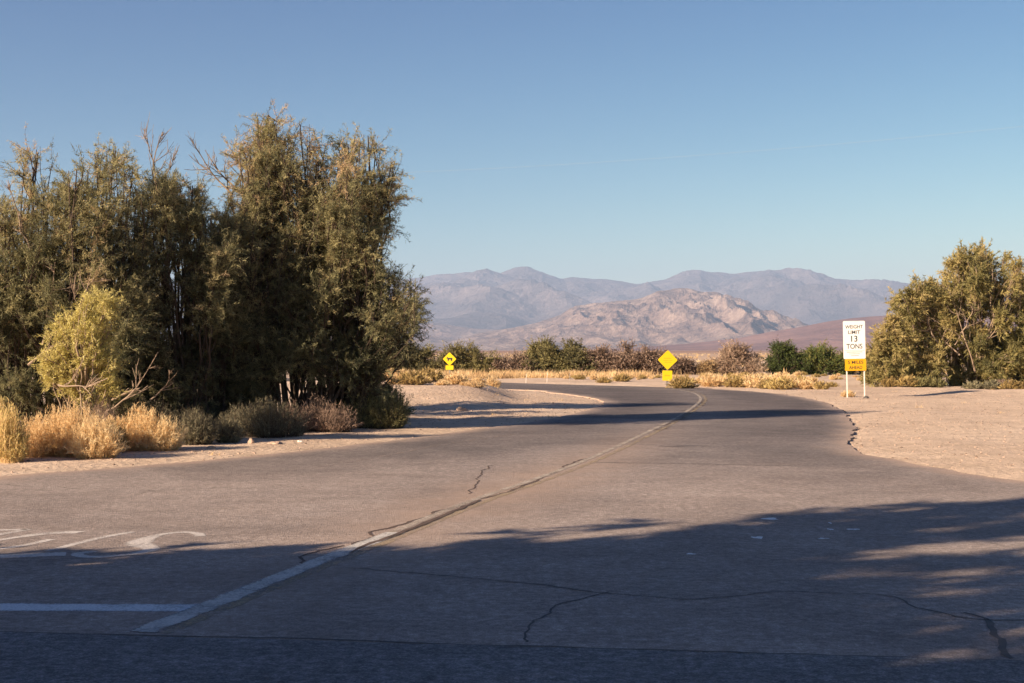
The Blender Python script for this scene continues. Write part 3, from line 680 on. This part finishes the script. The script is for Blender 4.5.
shrub('sagebrush', 'dim bush in the dark beneath the middle tamarisk', 235, 420, 100, 45, 'sage', 62, SB, n=700, leaf_n=12, tone=.2, lobes=3, d=29.5, **fine)
# bushes on the bank between the arms of the curve
shrub('desert_bush', 'pale straw bush on top of the sandy bank beside the far road', 484, 391, 26, 13, 'straw', 65, n=350, leaf_n=12, stem='palebark', tone=.55, lobes=2, lsize=(.05, .12), lw=(.012, .025), stem_r=.006)
shrub('desert_bush', 'small dark olive bush on the bank beside the tamarisk thicket', 404, 394, 12, 14, 'olive', 66, n=160, leaf_n=10, tone=.3, lsize=(.05, .12), lw=(.015, .03), d=50, stem_r=.006)
shrub('desert_bush', 'low flat tuft on the sandy bank below the pale straw bush', 474, 401, 26, 6, 'straw', 67, n=200, leaf_n=6, stem='palebark', tone=.35, lsize=(.04, .1), lw=(.01, .02), stem_r=.005)

# far row of bushes beyond the curve
FR = 'bushes in the row beyond the far road'
rowd = 94
def far_shrub(label, px, top, w, mat, seed, tone=.5, d=rowd, leaf_n=14, stem='bark', n=0, lobes=3, **kw):
    rs = np.random.RandomState(seed); x = (px - 512) / F * d; z = ground_z(x, d)
    r = w / 2 / F * d; h = (HZ + EYE * F / d - top - 1.5) / F * d; r *= 1.06
    t = thing('mesquite_bush', label, 'shrub', (x, d, z), 0, FR); ls = []
    for q in range(11 + 5 * lobes):
        a = rs.uniform(-1, 1); rr_ = min(r * rs.uniform(.16, .30), h * .32); hh = math.sqrt(max(0, 1 - a * a * .85))
        zz = max(rr_ * .6, rs.uniform(.1, 1) ** .6 * h * hh * rs.uniform(.85, 1.12) - rr_ * .7)
        ls.append(((a * (r - rr_ * .8), rs.uniform(-.6, .6) * r * .6, zz), (rr_, rr_, rr_ * .85), tone + rs.normal() * .12, 1))
    make_tree(t, ls, [(rs.uniform(-.4, .4) * r, rs.uniform(-.3, .3), -.05) for _ in range(4)], seed, mat, stem, nsub=8, ntw=8, nleaf=leaf_n, lsize=(.06, .16), lw=(.025, .065), twl=(.2, .75), limb_r=.03, twig_r=.008 if leaf_n > 8 else .012, up=.25)
    return t
far_shrub('dark olive bush directly left of the animal warning sign', 415, 343, 50, 'olive', 71, .15, lobes=4)
far_shrub('dark grey green bush behind the tamarisk fronds, left end of the far row', 388, 348, 40, 'olive', 72, .3)
far_shrub('olive bush directly right of the animal warning sign', 468, 338, 56, 'olive', 73, .5, n=600, lobes=4)
far_shrub('low dry pinkish brush between the olive bush and the green bush', 510, 351, 48, 'brush', 74, .7, leaf_n=6)
far_shrub('olive green rounded bush left of the bare brown brush, middle of the row', 543, 341, 46, 'olive', 75, .45, n=480, lobes=3)
far_shrub('mixed green brown bush, fourth in from the left of the row', 574, 343, 44, 'olive', 76, .2)
far_shrub('twiggy brown brush with thin shoots standing up, middle of the row', 602, 342, 46, 'brush', 77, .6, leaf_n=7)
far_shrub('big pinkish brown twiggy brush just left of the yellow diamond sign', 640, 340, 60, 'brush', 78, .6, leaf_n=7, n=620, lobes=4)
far_shrub('low dark brush showing at the right side of the yellow diamond sign', 680, 358, 26, 'brush', 79, .2, leaf_n=5, n=200, lobes=2)
far_shrub('leafless pinkish round bush standing alone right of the diamond sign', 738, 339, 48, 'brush', 80, .7, leaf_n=6, n=620, lobes=3, stem='palebark')
far_shrub('dark green bush with a rusty patch, right of the leafless round bush', 786, 345, 44, 'green', 81, .25, n=480)
far_shrub('bright green rounded bush just left of the weight limit sign', 824, 345, 54, 'green', 82, .6, n=620, lobes=4)
far_shrub('bright green bush behind the weight limit sign', 856, 347, 34, 'green', 83, .5, d=97)
far_shrub('pale dry brush at the foot of the leafless round bush', 708, 364, 20, 'straw', 84, .2, n=160, lobes=2, leaf_n=5)
# tall thin shoots over the middle bushes
o = None
# low bushes at the foot of the right-hand tree
RB = 'low bushes at the foot of the right tree'
low = dict(lsize=(.07, .16), lw=(.02, .045), stem_r=.007)
shrub('desert_bush', 'wide low yellow green bush at the left foot of the right tree', 903, 388, 34, 13, 'gold', 91, RB, n=350, leaf_n=10, tone=.35, lobes=3, **low)
shrub('desert_bush', 'dark olive low bush touching the wide yellow green one', 926, 388, 34, 11, 'olive', 92, RB, n=350, leaf_n=10, tone=.35, lobes=3, **low)
shrub('desert_bush', 'grey brown low bush below the middle of the right tree', 982, 390, 26, 10, 'sage', 93, RB, n=260, leaf_n=10, tone=.6, lobes=2, **low)
shrub('desert_bush', 'rusty brown low bush between the grey one and the right edge', 1002, 389.5, 18, 10, 'brush', 94, RB, n=200, leaf_n=9, tone=.4, **low)
shrub('desert_bush', 'yellow olive low bush at the right edge of the photo', 1020, 390.5, 26, 12, 'gold', 95, RB, n=260, leaf_n=10, tone=.3, lobes=2, **low)

# individual straw tufts beyond the road: a few shapes, copied
protos = []
for k in range(7):
    rs = np.random.RandomState(200 + k); w = Mesh(); l = Mesh()
    dome(w, l, rs, .45, .42, 160, [.45, .6, .35, .5, .7, .3, .55][k], leaf_n=8, lsize=(.06, .16), lw=(.02, .045), stem_r=.006)
    mats = ['straw', 'straw', 'gold', 'straw', 'straw', 'gold', 'gold'][k]
    a = w.obj('stems', M['palebark']); b = l.obj('foliage', M[mats]); protos.append((a, b))
used = set(); rs = np.random.RandomState(77)
def tuft(x, y, s, sz, label, group, k):
    t = thing('straw_tuft', label, 'tuft', (x, y, ground_z(x, y)), rs.uniform(0, 6.28), group); t.scale = (s, s * rs.uniform(.8, 1.1), sz)
    for q in protos[k]:
        c = q if k not in used else q.copy()
        if k in used: COL.objects.link(c)
        c.parent = t
    used.add(k)
TG = 'dry tufts on the flat beyond the curve'
TLb = 'low straw coloured tuft on the sandy flat beyond the right side of the curve'
clumps = [(712, 387, 1.5), (722, 386, 1.7), (735, 387.5, 1.7), (748, 386.5, 1.6), (758, 388, 1.9), (770, 389, 1.6), (781, 389.5, 2.1), (797, 388.5, 1.5), (806, 389.5, 1.7), (822, 390, 1.2), (788, 386, 1.6), (765, 384, 1.5), (745, 383.5, 1.5), (725, 382, 1.2), (700, 384, 1.0), (812, 385, 1.2), (832, 387, .9), (688, 382, .9), (775, 382, 1.3), (755, 380.5, 1.1), (800, 382, 1.1)]
for i, (px, by, s) in enumerate(clumps):
    x, y = G(px, by); s *= .78; tuft(x, y, s, s * rs.uniform(.75, 1.1), TLb, TG, i % 7)
for i, (px, by, s, lb) in enumerate([(683, 388.2, 1.4, 'straw tuft at the foot of the yellow diamond sign'), (604, 383.5, .8, 'lone straw tuft at the far road edge left of the diamond sign'), (622, 382, 1.1, 'grey green tuft on the flat left of the diamond sign'), (848, 397, .6, 'small tuft by the weight limit sign posts')]):
    x, y = G(px, by); tuft(x, y, s, s * .95, lb, None, (2, 5, 5, 3)[i])
n = 0
while n < 60:       # scattered on the flat
    px = rs.uniform(560, 900); y = rs.uniform(70, 92); x = (px - 512) / F * y
    if px > 690 or y > 76:
        s = rs.uniform(.3, .8); tuft(x, y, s, s * rs.uniform(.7, 1.1), TLb if px > 690 else 'low straw coloured tuft on the pale flat left of the diamond sign', TG if px > 690 else 'dry tufts left of the diamond sign', rs.randint(0, 7)); n += 1
n = 0
while n < 34:       # on the bank
    px = rs.uniform(392, 500); y = rs.uniform(46, 57); x = (px - 512) / F * y
    if px < 470 or y > 50:
        s = rs.uniform(.4, 1.1) * (1.3 if px < 455 else .6); tuft(x, y, s, s * rs.uniform(.7, 1.0), 'small straw tuft on the sandy bank beside the thicket', 'dry tufts on the sandy bank', rs.randint(0, 7)); n += 1

# the yellow grass band before the row of bushes: uncountable
m = Mesh(); rs = np.random.RandomState(9)
n = 3400
y = rs.uniform(78, 93, n); px = rs.uniform(330, 720, n); pn = np.array([noise.noise(Vector((a * .02, b * .30, 3))) + .5 * noise.noise(Vector((a * .09, b * .9, 5))) for a, b in zip(px, y)]); keep = (rs.rand(n) < np.clip(.32 + pn * 1.8, .02, 1)) & (rs.rand(n) < np.clip((680 - px) / 90, .15, 1)) & (y > 81 + (px > 560) * 2); y = y[keep]; px = px[keep]
x = (px - 512) / F * y; n = len(x)
h = rs.uniform(.15, .52, n); cz = np.zeros(n)
ids = np.repeat(np.arange(n), 26)
p = np.stack([x[ids], y[ids], cz[ids]], 1) + rs.normal(size=(len(ids), 3)) * [.16, .16, 0]
D = unit(rs.normal(size=p.shape) * [.4, .4, .1] + [0, 0, 1])
V_, F_ = leaf_tris(p, D, h[ids] * rs.uniform(.5, 1.2, len(ids)), rs.uniform(.025, .06, len(ids)), rs)
m.add(V_, F_, np.clip(rs.normal(size=n)[ids] * .2 + .25 + .5 * pn[keep][ids], 0, 1))
# sparse far scrub dots on the plain
n = 1500; y = 93 + rs.rand(n) ** 1.3 * 600; x = rs.uniform(-.42, .42, n) * y; ids = np.repeat(np.arange(n), 14)
p = np.stack([x[ids], y[ids], np.zeros(len(ids))], 1) + rs.normal(size=(len(ids), 3)) * [.3, .3, 0]
D = unit(rs.normal(size=p.shape) * [.6, .6, .1] + [0, 0, 1])
V_, F_ = leaf_tris(p, D, rs.uniform(.2, .6, len(ids)), rs.uniform(.08, .2, len(ids)), rs)
m.add(V_, F_, np.clip(rs.normal(size=n)[ids] * .2 + .4, 0, 1))
g = m.obj('dry_grass', M['straw']); tag(g, 'band of dry golden grass in front of the far bushes', 'grass', kind='stuff')
# short dead stubble on the verges
m = Mesh(); n = 2600
x = rs.uniform(-9, 20, n); y = rs.uniform(20, 64, n); P2 = np.stack([x, y], 1)
dn = np.array([noise.noise(Vector((a * .5, b * .5, 8))) for a, b in P2])
ok = ~inside(P2, poly) & (seg_dist(P2, edgeA, edgeB) > .25) & (dn > .12); P2 = P2[ok]
for a, b in P2[:60]:
    z = ground_z(a, b); k = 14
    p = np.array([a, b, z]) + rs.normal(size=(k, 3)) * [.05, .05, 0]; D = unit(rs.normal(size=(k, 3)) * .5 + [0, 0, .9])
    V_, F_ = leaf_tris(p, D, rs.uniform(.04, .13, k), rs.uniform(.006, .014, k), rs); m.add(V_, F_, rs.uniform(.1, .8, k))
g = m.obj('dead_stubble', M['straw']); tag(g, 'sparse dead stubble on the sandy verges', 'grass', kind='stuff')

# gravel: stones scattered over the verges
ico = bmesh.new(); bmesh.ops.create_icosphere(ico, subdivisions=1, radius=1); ico.verts.ensure_lookup_table()
iv = np.array([v.co[:] for v in ico.verts]); ifc = np.array([[v.index for v in f.verts] for f in ico.faces]); ico.free()
m = Mesh(); n = 22000
x = np.concatenate([rs.uniform(4, 24, n), rs.uniform(-9, 3, n // 2)]); y = np.concatenate([rs.uniform(17, 56, n), rs.uniform(19, 58, n // 2)])
P2 = np.stack([x, y], 1); ok = ~inside(P2, poly) & (rs.rand(len(P2)) < np.where(y < 45, .8, .5)); P2 = P2[ok]
bz = berm(P2[:, 0], P2[:, 1]); dist = seg_dist(P2, edgeA, edgeB); sm = smooth(.05, 1.6, dist)
for (a, b), bb, s_ in zip(P2, bz, sm):
    z = (bb + gnoise(a, b)) * s_ - .022 * (1 - s_) + .02 * s_
    r = .006 + .022 * rs.rand() ** 3 + (.02 * rs.rand() if rs.rand() < .02 else 0)
    v = iv * (1 + rs.uniform(-.25, .25, (len(iv), 1))) * r * rs.uniform(.7, 1.3, 3) * [1, 1, .65] + [a, b, z]
    m.add(v, ifc)
m2 = Mesh(); m2.V = m.V[1::3]; m2.T = m.T[1::3]; m2.F = [ifc + 12 * i for i in range(len(m2.V))]; m2.n = 1
keep_ = [i for i in range(len(m.V)) if i % 3 != 1]; m.V = [m.V[i] for i in keep_]; m.T = [m.T[i] for i in keep_]; m.F = [ifc + 12 * i for i in range(len(m.V))]
g = m2.obj('gravel', M['dark_stone']); tag(g, 'scattered darker brown stones on the sandy verges', 'gravel', kind='stuff')
g = m.obj('gravel', M['stone']); tag(g, 'loose pinkish gravel strewn over the sandy verges', 'gravel', kind='stuff')
def rock(px, by, w, h, mat, seed, label, z=0.0):
    x, y = G(px, by); bm = bmesh.new(); bmesh.ops.create_icosphere(bm, subdivisions=3, radius=1)
    for v in bm.verts:
        f = 1 + .45 * noise.noise(v.co * 1.3 + Vector((seed, 0, 0))) + .12 * noise.noise(v.co * 4 + Vector((seed, 3, 0)))
        v.co = Vector((v.co.x * w / 2, v.co.y * w / 2 * .8, v.co.z * h / 2)) * f
    o = bm_obj('rock', bm, M[mat]); o.location = (x, y, ground_z(x, y) + h * .22); tag(o, label, 'rock')
rock(204, 441.5, .11, .14, 'pale_stone', 1, 'whitish upright stone at the foot of the shaded bushes')
rock(251, 444.5, .10, .14, 'stone', 2, 'pointed tan stone on the verge below the shaded bushes')
rock(300, 443, .10, .05, 'pale_stone', 3, 'small white stone lying on the sand strip near the road')
rock(211, 449, .14, .06, 'stone', 4, 'low brown stone at the left end of the stone line on the verge')
rock(275, 445, .22, .06, 'stone', 5, 'flat long stone right of the pointed tan stone')
rock(462, 411, .3, .14, 'stone', 6, 'dark stone at the edge of the shade on the sandy bank')
rock(118, 455, .12, .10, 'stone', 7, 'reddish stone at the foot of the golden bush')
rock(866, 399.5, .16, .12, 'tar', 8, 'dark lump on the ground beside the right post of the weight limit sign')

# ------------------------------------------------------------------ signs
def box(bm, x0, x1, y0, y1, z0, z1, bev=0):
    vs = [bm.verts.new(v) for v in ((x0, y0, z0), (x1, y0, z0), (x1, y1, z0), (x0, y1, z0), (x0, y0, z1), (x1, y0, z1), (x1, y1, z1), (x0, y1, z1))]
    for f in ((3, 2, 1, 0), (4, 5, 6, 7), (0, 1, 5, 4), (1, 2, 6, 5), (2, 3, 7, 6), (3, 0, 4, 7)): bm.faces.new([vs[i] for i in f])
def rounded_plate(cx, cz, w, h, r, y0, y1, rot=0, seg=5):
    bm = bmesh.new(); pts = []
    for (sx, sz, a0) in ((1, 1, 0), (-1, 1, 90), (-1, -1, 180), (1, -1, 270)):
        for k in range(seg + 1):
            a = math.radians(a0 + 90 * k / seg); pts.append((sx * (w / 2 - r) + r * math.cos(a), sz * (h / 2 - r) + r * math.sin(a)))
    c, s = math.cos(rot), math.sin(rot)
    pts = [(cx + x * c - z * s, cz + x * s + z * c) for x, z in pts]
    a = [bm.verts.new((x, y0, z)) for x, z in pts]; b = [bm.verts.new((x, y1, z)) for x, z in pts]
    bm.faces.new(a); bm.faces.new(b[::-1]); n = len(a)
    for i in range(n): bm.faces.new((a[i], b[i], b[(i + 1) % n], a[(i + 1) % n]))
    bmesh.ops.recalc_face_normals(bm, faces=bm.faces)
    return bm
def text(s, cx, cz, w, h, y, mat, parent, name='lettering'):
    cu = bpy.data.curves.new('t', 'FONT'); cu.body = s; cu.size = 1; cu.align_x = 'CENTER'; cu.extrude = 0.0; cu.offset = .012
    ob = bpy.data.objects.new('t', cu); COL.objects.link(ob)
    bpy.context.view_layer.update()
    me = bpy.data.meshes.new_from_object(ob.evaluated_get(bpy.context.evaluated_depsgraph_get()))
    bpy.data.objects.remove(ob)
    co = np.zeros(len(me.vertices) * 3, np.float32); me.vertices.foreach_get('co', co); co = co.reshape(-1, 3)
    mn, mx = co.min(0), co.max(0)
    X = (co[:, 0] - (mn[0] + mx[0]) / 2) / (mx[0] - mn[0]) * w + cx; Zc = (co[:, 1] - (mn[1] + mx[1]) / 2) / (mx[1] - mn[1]) * h + cz
    co = np.stack([X, np.full(len(X), y), Zc], 1).astype(np.float32); me.vertices.foreach_set('co', co.ravel()); me.update()
    me.materials.clear(); me.materials.append(M[mat])
    o = bpy.data.objects.new(name, me); COL.objects.link(o); o.parent = parent; return o
def bars(rows, mat, parent, name, y):
    bm = bmesh.new()
    for (x0, x1, z0, z1) in rows: box(bm, x0, x1, y, y + .001, z0, z1)
    return bm_obj(name, bm, M[mat], parent)

# weight limit sign on two white posts
sx, sy = 11.84, 48.9
t = thing('road_sign', 'white and amber weight limit sign on two white posts at the right verge', 'sign', (sx, sy, ground_z(sx, sy)), math.radians(4), None)
t.rotation_euler[1] = math.radians(-1.2)
for x in (-.30, .31):
    bm = bmesh.new()
    box(bm, x - .017, x + .017, .03, .062, -.1, 2.3); bm_obj('post', bm, M['white_post'], t)
p1 = bm_obj('panel', rounded_plate(-.03, 1.98, .77, 1.30, .04, .0, .006), M['white_sign'], t)
t1 = text('WEIGHT', -.03, 2.43, .62, .12, -.002, 'black_ink', p1)
text('LIMIT', -.03, 2.245, .42, .12, -.002, 'black_ink', p1); text('13', -.03, 2.02, .22, .21, -.002, 'black_ink', p1); text('TONS', -.03, 1.76, .56, .17, -.002, 'black_ink', p1)
bars([(-.38, .32, 1.612, 1.622), (-.30, .24, 1.55, 1.575), (-.22, .16, 1.49, 1.51), (-.16, .12, 1.43, 1.45)], 'faded_ink', p1, 'small_print', -.003)
p2 = bm_obj('plaque', rounded_plate(.0, 1.12, .74, .40, .03, -.001, .005), M['amber_sign'], t)
text('5 MILES', .0, 1.21, .54, .11, -.003, 'black_ink', p2); text('AHEAD', .0, 1.03, .46, .11, -.003, 'black_ink', p2)
# yellow diamond sign
def diamond(label, px, d, half, zc, pl, sym, leanx, rz):
    x = (px - 512) / F * d; t = thing('warning_sign', label, 'sign', (x, d, ground_z(x, d)), math.radians(rz)); t.rotation_euler[1] = math.radians(leanx)
    bm = bmesh.new(); box(bm, -.03, .03, .02, .05, -.1, zc + half * .6); bm_obj('post', bm, M['steel'], t)
    s = half * math.sqrt(2)
    p = bm_obj('panel', rounded_plate(0, zc, s, s, .05, 0, .006, math.radians(45)), M['yellow_sign'], t)
    q = bm_obj('plaque', rounded_plate(0, (pl[0] + pl[1]) / 2, pl[2], pl[1] - pl[0], .03, -.001, .005), M['yellow_sign'], t)
    if sym == 'animal':
        pts = [(-.98, .18), (-.80, .42), (-.62, .50), (-.50, .62), (-.46, .46), (-.30, .34), (.30, .34), (.72, .36), (.86, .22), (.92, -.12), (.84, -.12), (.80, .10), (.76, -.02), (.82, -.30), (.78, -.66), (.66, -.66), (.66, -.36), (.52, -.10), (.46, -.66), (.34, -.66), (.34, -.12), (-.14, -.14), (-.18, -.66), (-.30, -.66), (-.34, -.20), (-.44, -.66), (-.56, -.66), (-.52, -.08), (-.60, .16), (-.76, .14), (-.90, .10)]
        bm = bmesh.new(); k = half * .50
        f = bm.faces.new([bm.verts.new((a * k, -.003, zc + b * k)) for a, b in pts]); bmesh.ops.triangulate(bm, faces=[f]); bm_obj('symbol', bm, M['black_ink'], p)
    else:
        bars([(-.17, .15, zc + .06, zc + .09), (-.2, .05, zc - .03, zc - .005), (.08, .2, zc - .03, zc - .005), (-.12, .16, zc - .12, zc - .09)], 'faded_yellow_ink', p, 'faded_lettering', -.003)
        bars([(-.12, .12, (pl[0] + pl[1]) / 2 - .02, (pl[0] + pl[1]) / 2 + .02)], 'faded_yellow_ink', q, 'faded_lettering', -.003)
    return t
diamond('larger yellow diamond sign with square plaque beyond the curve beside brown brush', 667, 64.6, .455, 1.19, (.25, .71, .45), 'text', 1.5, 2)
diamond('smaller yellow diamond sign with black animal figure, behind the sandy bank', 449.5, 80, .385, 1.13, (.52, .77, .44), 'animal', 0, -4)
# thin stakes on the far shoulder
for px, lb, mt in ((526, 'thin pale stake on the far shoulder, leftmost of three', 'white_post'), (547, 'thin pale stake on the far shoulder, middle of three', 'white_post'), (569.6, 'thin dark stake on the far shoulder, rightmost of three', 'steel')):
    d = 71.5; x = (px - 512) / F * d; bm = bmesh.new()
    bmesh.ops.create_cone(bm, cap_ends=True, segments=6, radius1=.014, radius2=.011, depth=.5)
    for v in bm.verts: v.co.z += .22
    o = bm_obj('marker_stake', bm, M[mt]); o.location = (x, d, ground_z(x, d)); o.rotation_euler = (0, math.radians(2), 0); tag(o, lb, 'stake', 'marker stakes on the far shoulder')

# ------------------------------------------------------------------ power lines
def utility_pole(x, y, h, label):
    t = thing('utility_pole', label, 'pole', (x, y, 0))
    m = Mesh(); V_, F_ = tubes(np.array([[(0, 0, -.2), (0, 0, h * .5), (0, 0, h)]], float), np.array([[.16, .14, .11]]), 10); m.add(V_, F_); m.obj('shaft', M['pole_wood'], t, True)
    bm = bmesh.new(); box(bm, -.06, .06, -1.1, 1.1, h - .45, h - .33); bm_obj('crossarm', bm, M['pole_wood'], t)
    return t
def cable(a, b, sag, label, r=.013):
    t = np.linspace(0, 1, 60)[:, None]; P = np.array(a) * (1 - t) + np.array(b) * t; P[:, 2] -= (4 * sag * t * (1 - t))[:, 0]
    V_, F_ = tubes(P[None], np.full((1, 60), r), 5); o = np_mesh('power_cable', V_, F_, M['wire']); tag(o, label, 'cable')
a = W(300, 176, 95); b = W(1110, 117, 76)
utility_pole(a[0], a[1], a[2] + .3, 'wooden pole hidden behind the thicket'); utility_pole(b[0], b[1], b[2] + .3, 'wooden pole beyond the right edge of the view')
cable(a, b, .5, 'thin power cable crossing the sky low on the right', .004)
a = W(-420, 9, 44); b = W(1500, -95, 34)
utility_pole(a[0], a[1], a[2] + .3, 'wooden pole beyond the left edge of the view'); utility_pole(b[0], b[1], b[2] + .3, 'wooden pole far beyond the right edge of the view')
cable(a, b, .35, 'thin power cable crossing the top left corner of the sky', .0045)

# ------------------------------------------------------------------ air
bm = bmesh.new(); box(bm, -27000, 27000, -3000, 29500, -6, 1560)
m, nt, b_ = new_mat('air'); nt.nodes.remove(b_)
pv = nt.nodes.new('ShaderNodeVolumePrincipled'); pv.inputs['Color'].default_value = (.48, .64, .95, 1); pv.inputs['Density'].default_value = 5.0e-5; pv.inputs['Anisotropy'].default_value = .0
nt.links.new(pv.outputs[0], nt.nodes['Material Output'].inputs['Volume'])
hz = bm_obj('haze', bm, m); tag(hz, 'thin pale haze filling the air over the plain', 'haze', kind='stuff')

# ------------------------------------------------------------------ light, sky, camera
w = bpy.data.worlds.new('World'); sc.world = w; w.use_nodes = True; nt = w.node_tree
sky = nt.nodes.new('ShaderNodeTexSky'); sky.sky_type = 'NISHITA'; sky.sun_disc = False
sky.sun_elevation = SUN_EL; sky.altitude = 1500; sky.air_density = .9; sky.dust_density = .9; sky.ozone_density = 2.0
sd = Vector((-math.cos(SUN_AZ), -math.sin(SUN_AZ)))
sky.sun_rotation = math.atan2(sd.x, sd.y)      # measured clockwise from +Y
sp = nt.nodes.new('ShaderNodeSeparateColor'); cb = nt.nodes.new('ShaderNodeCombineColor'); nt.links.new(sky.outputs[0], sp.inputs[0])
for i, (k, e, mx) in enumerate(((.188, 2.15, 12), (.314, 1.66, 12), (.645, 1.10, 12))):   # clear desert air: deeper blue overhead, paler horizon
    v = math_n(nt, 'MINIMUM', math_n(nt, 'MULTIPLY', math_n(nt, 'POWER', sp.outputs[i], e), k), mx); nt.links.new(v, cb.inputs[i])
nt.links.new(cb.outputs[0], nt.nodes['Background'].inputs[0]); nt.nodes['Background'].inputs[1].default_value = .05
sun = bpy.data.lights.new('sun', 'SUN'); sun.energy = 5.0; sun.angle = math.radians(.53); sun.color = (1, .79, .58)
so = bpy.data.objects.new('sun', sun); COL.objects.link(so)
dirv = Vector((math.cos(SUN_AZ) * math.cos(SUN_EL), math.sin(SUN_AZ) * math.cos(SUN_EL), -math.sin(SUN_EL)))
so.rotation_euler = dirv.to_track_quat('-Z', 'Y').to_euler(); so.location = (-20, -12, 12)
cam = bpy.data.cameras.new('camera'); co = bpy.data.objects.new('camera', cam); COL.objects.link(co)
co.location = (0, 0, EYE); co.rotation_euler = (math.radians(90), 0, 0)
cam.lens = F / 1024 * 36; cam.sensor_width = 36; cam.shift_y = 8.5 / 1024; cam.clip_start = .1; cam.clip_end = 120000
sc.camera = co
sc.view_settings.view_transform = 'Standard'; sc.view_settings.look = 'None'; sc.view_settings.gamma = 1; sc.view_settings.exposure = 1.48
sc.cycles.max_bounces = 6; sc.cycles.volume_bounces = 0; sc.cycles.transparent_max_bounces = 4
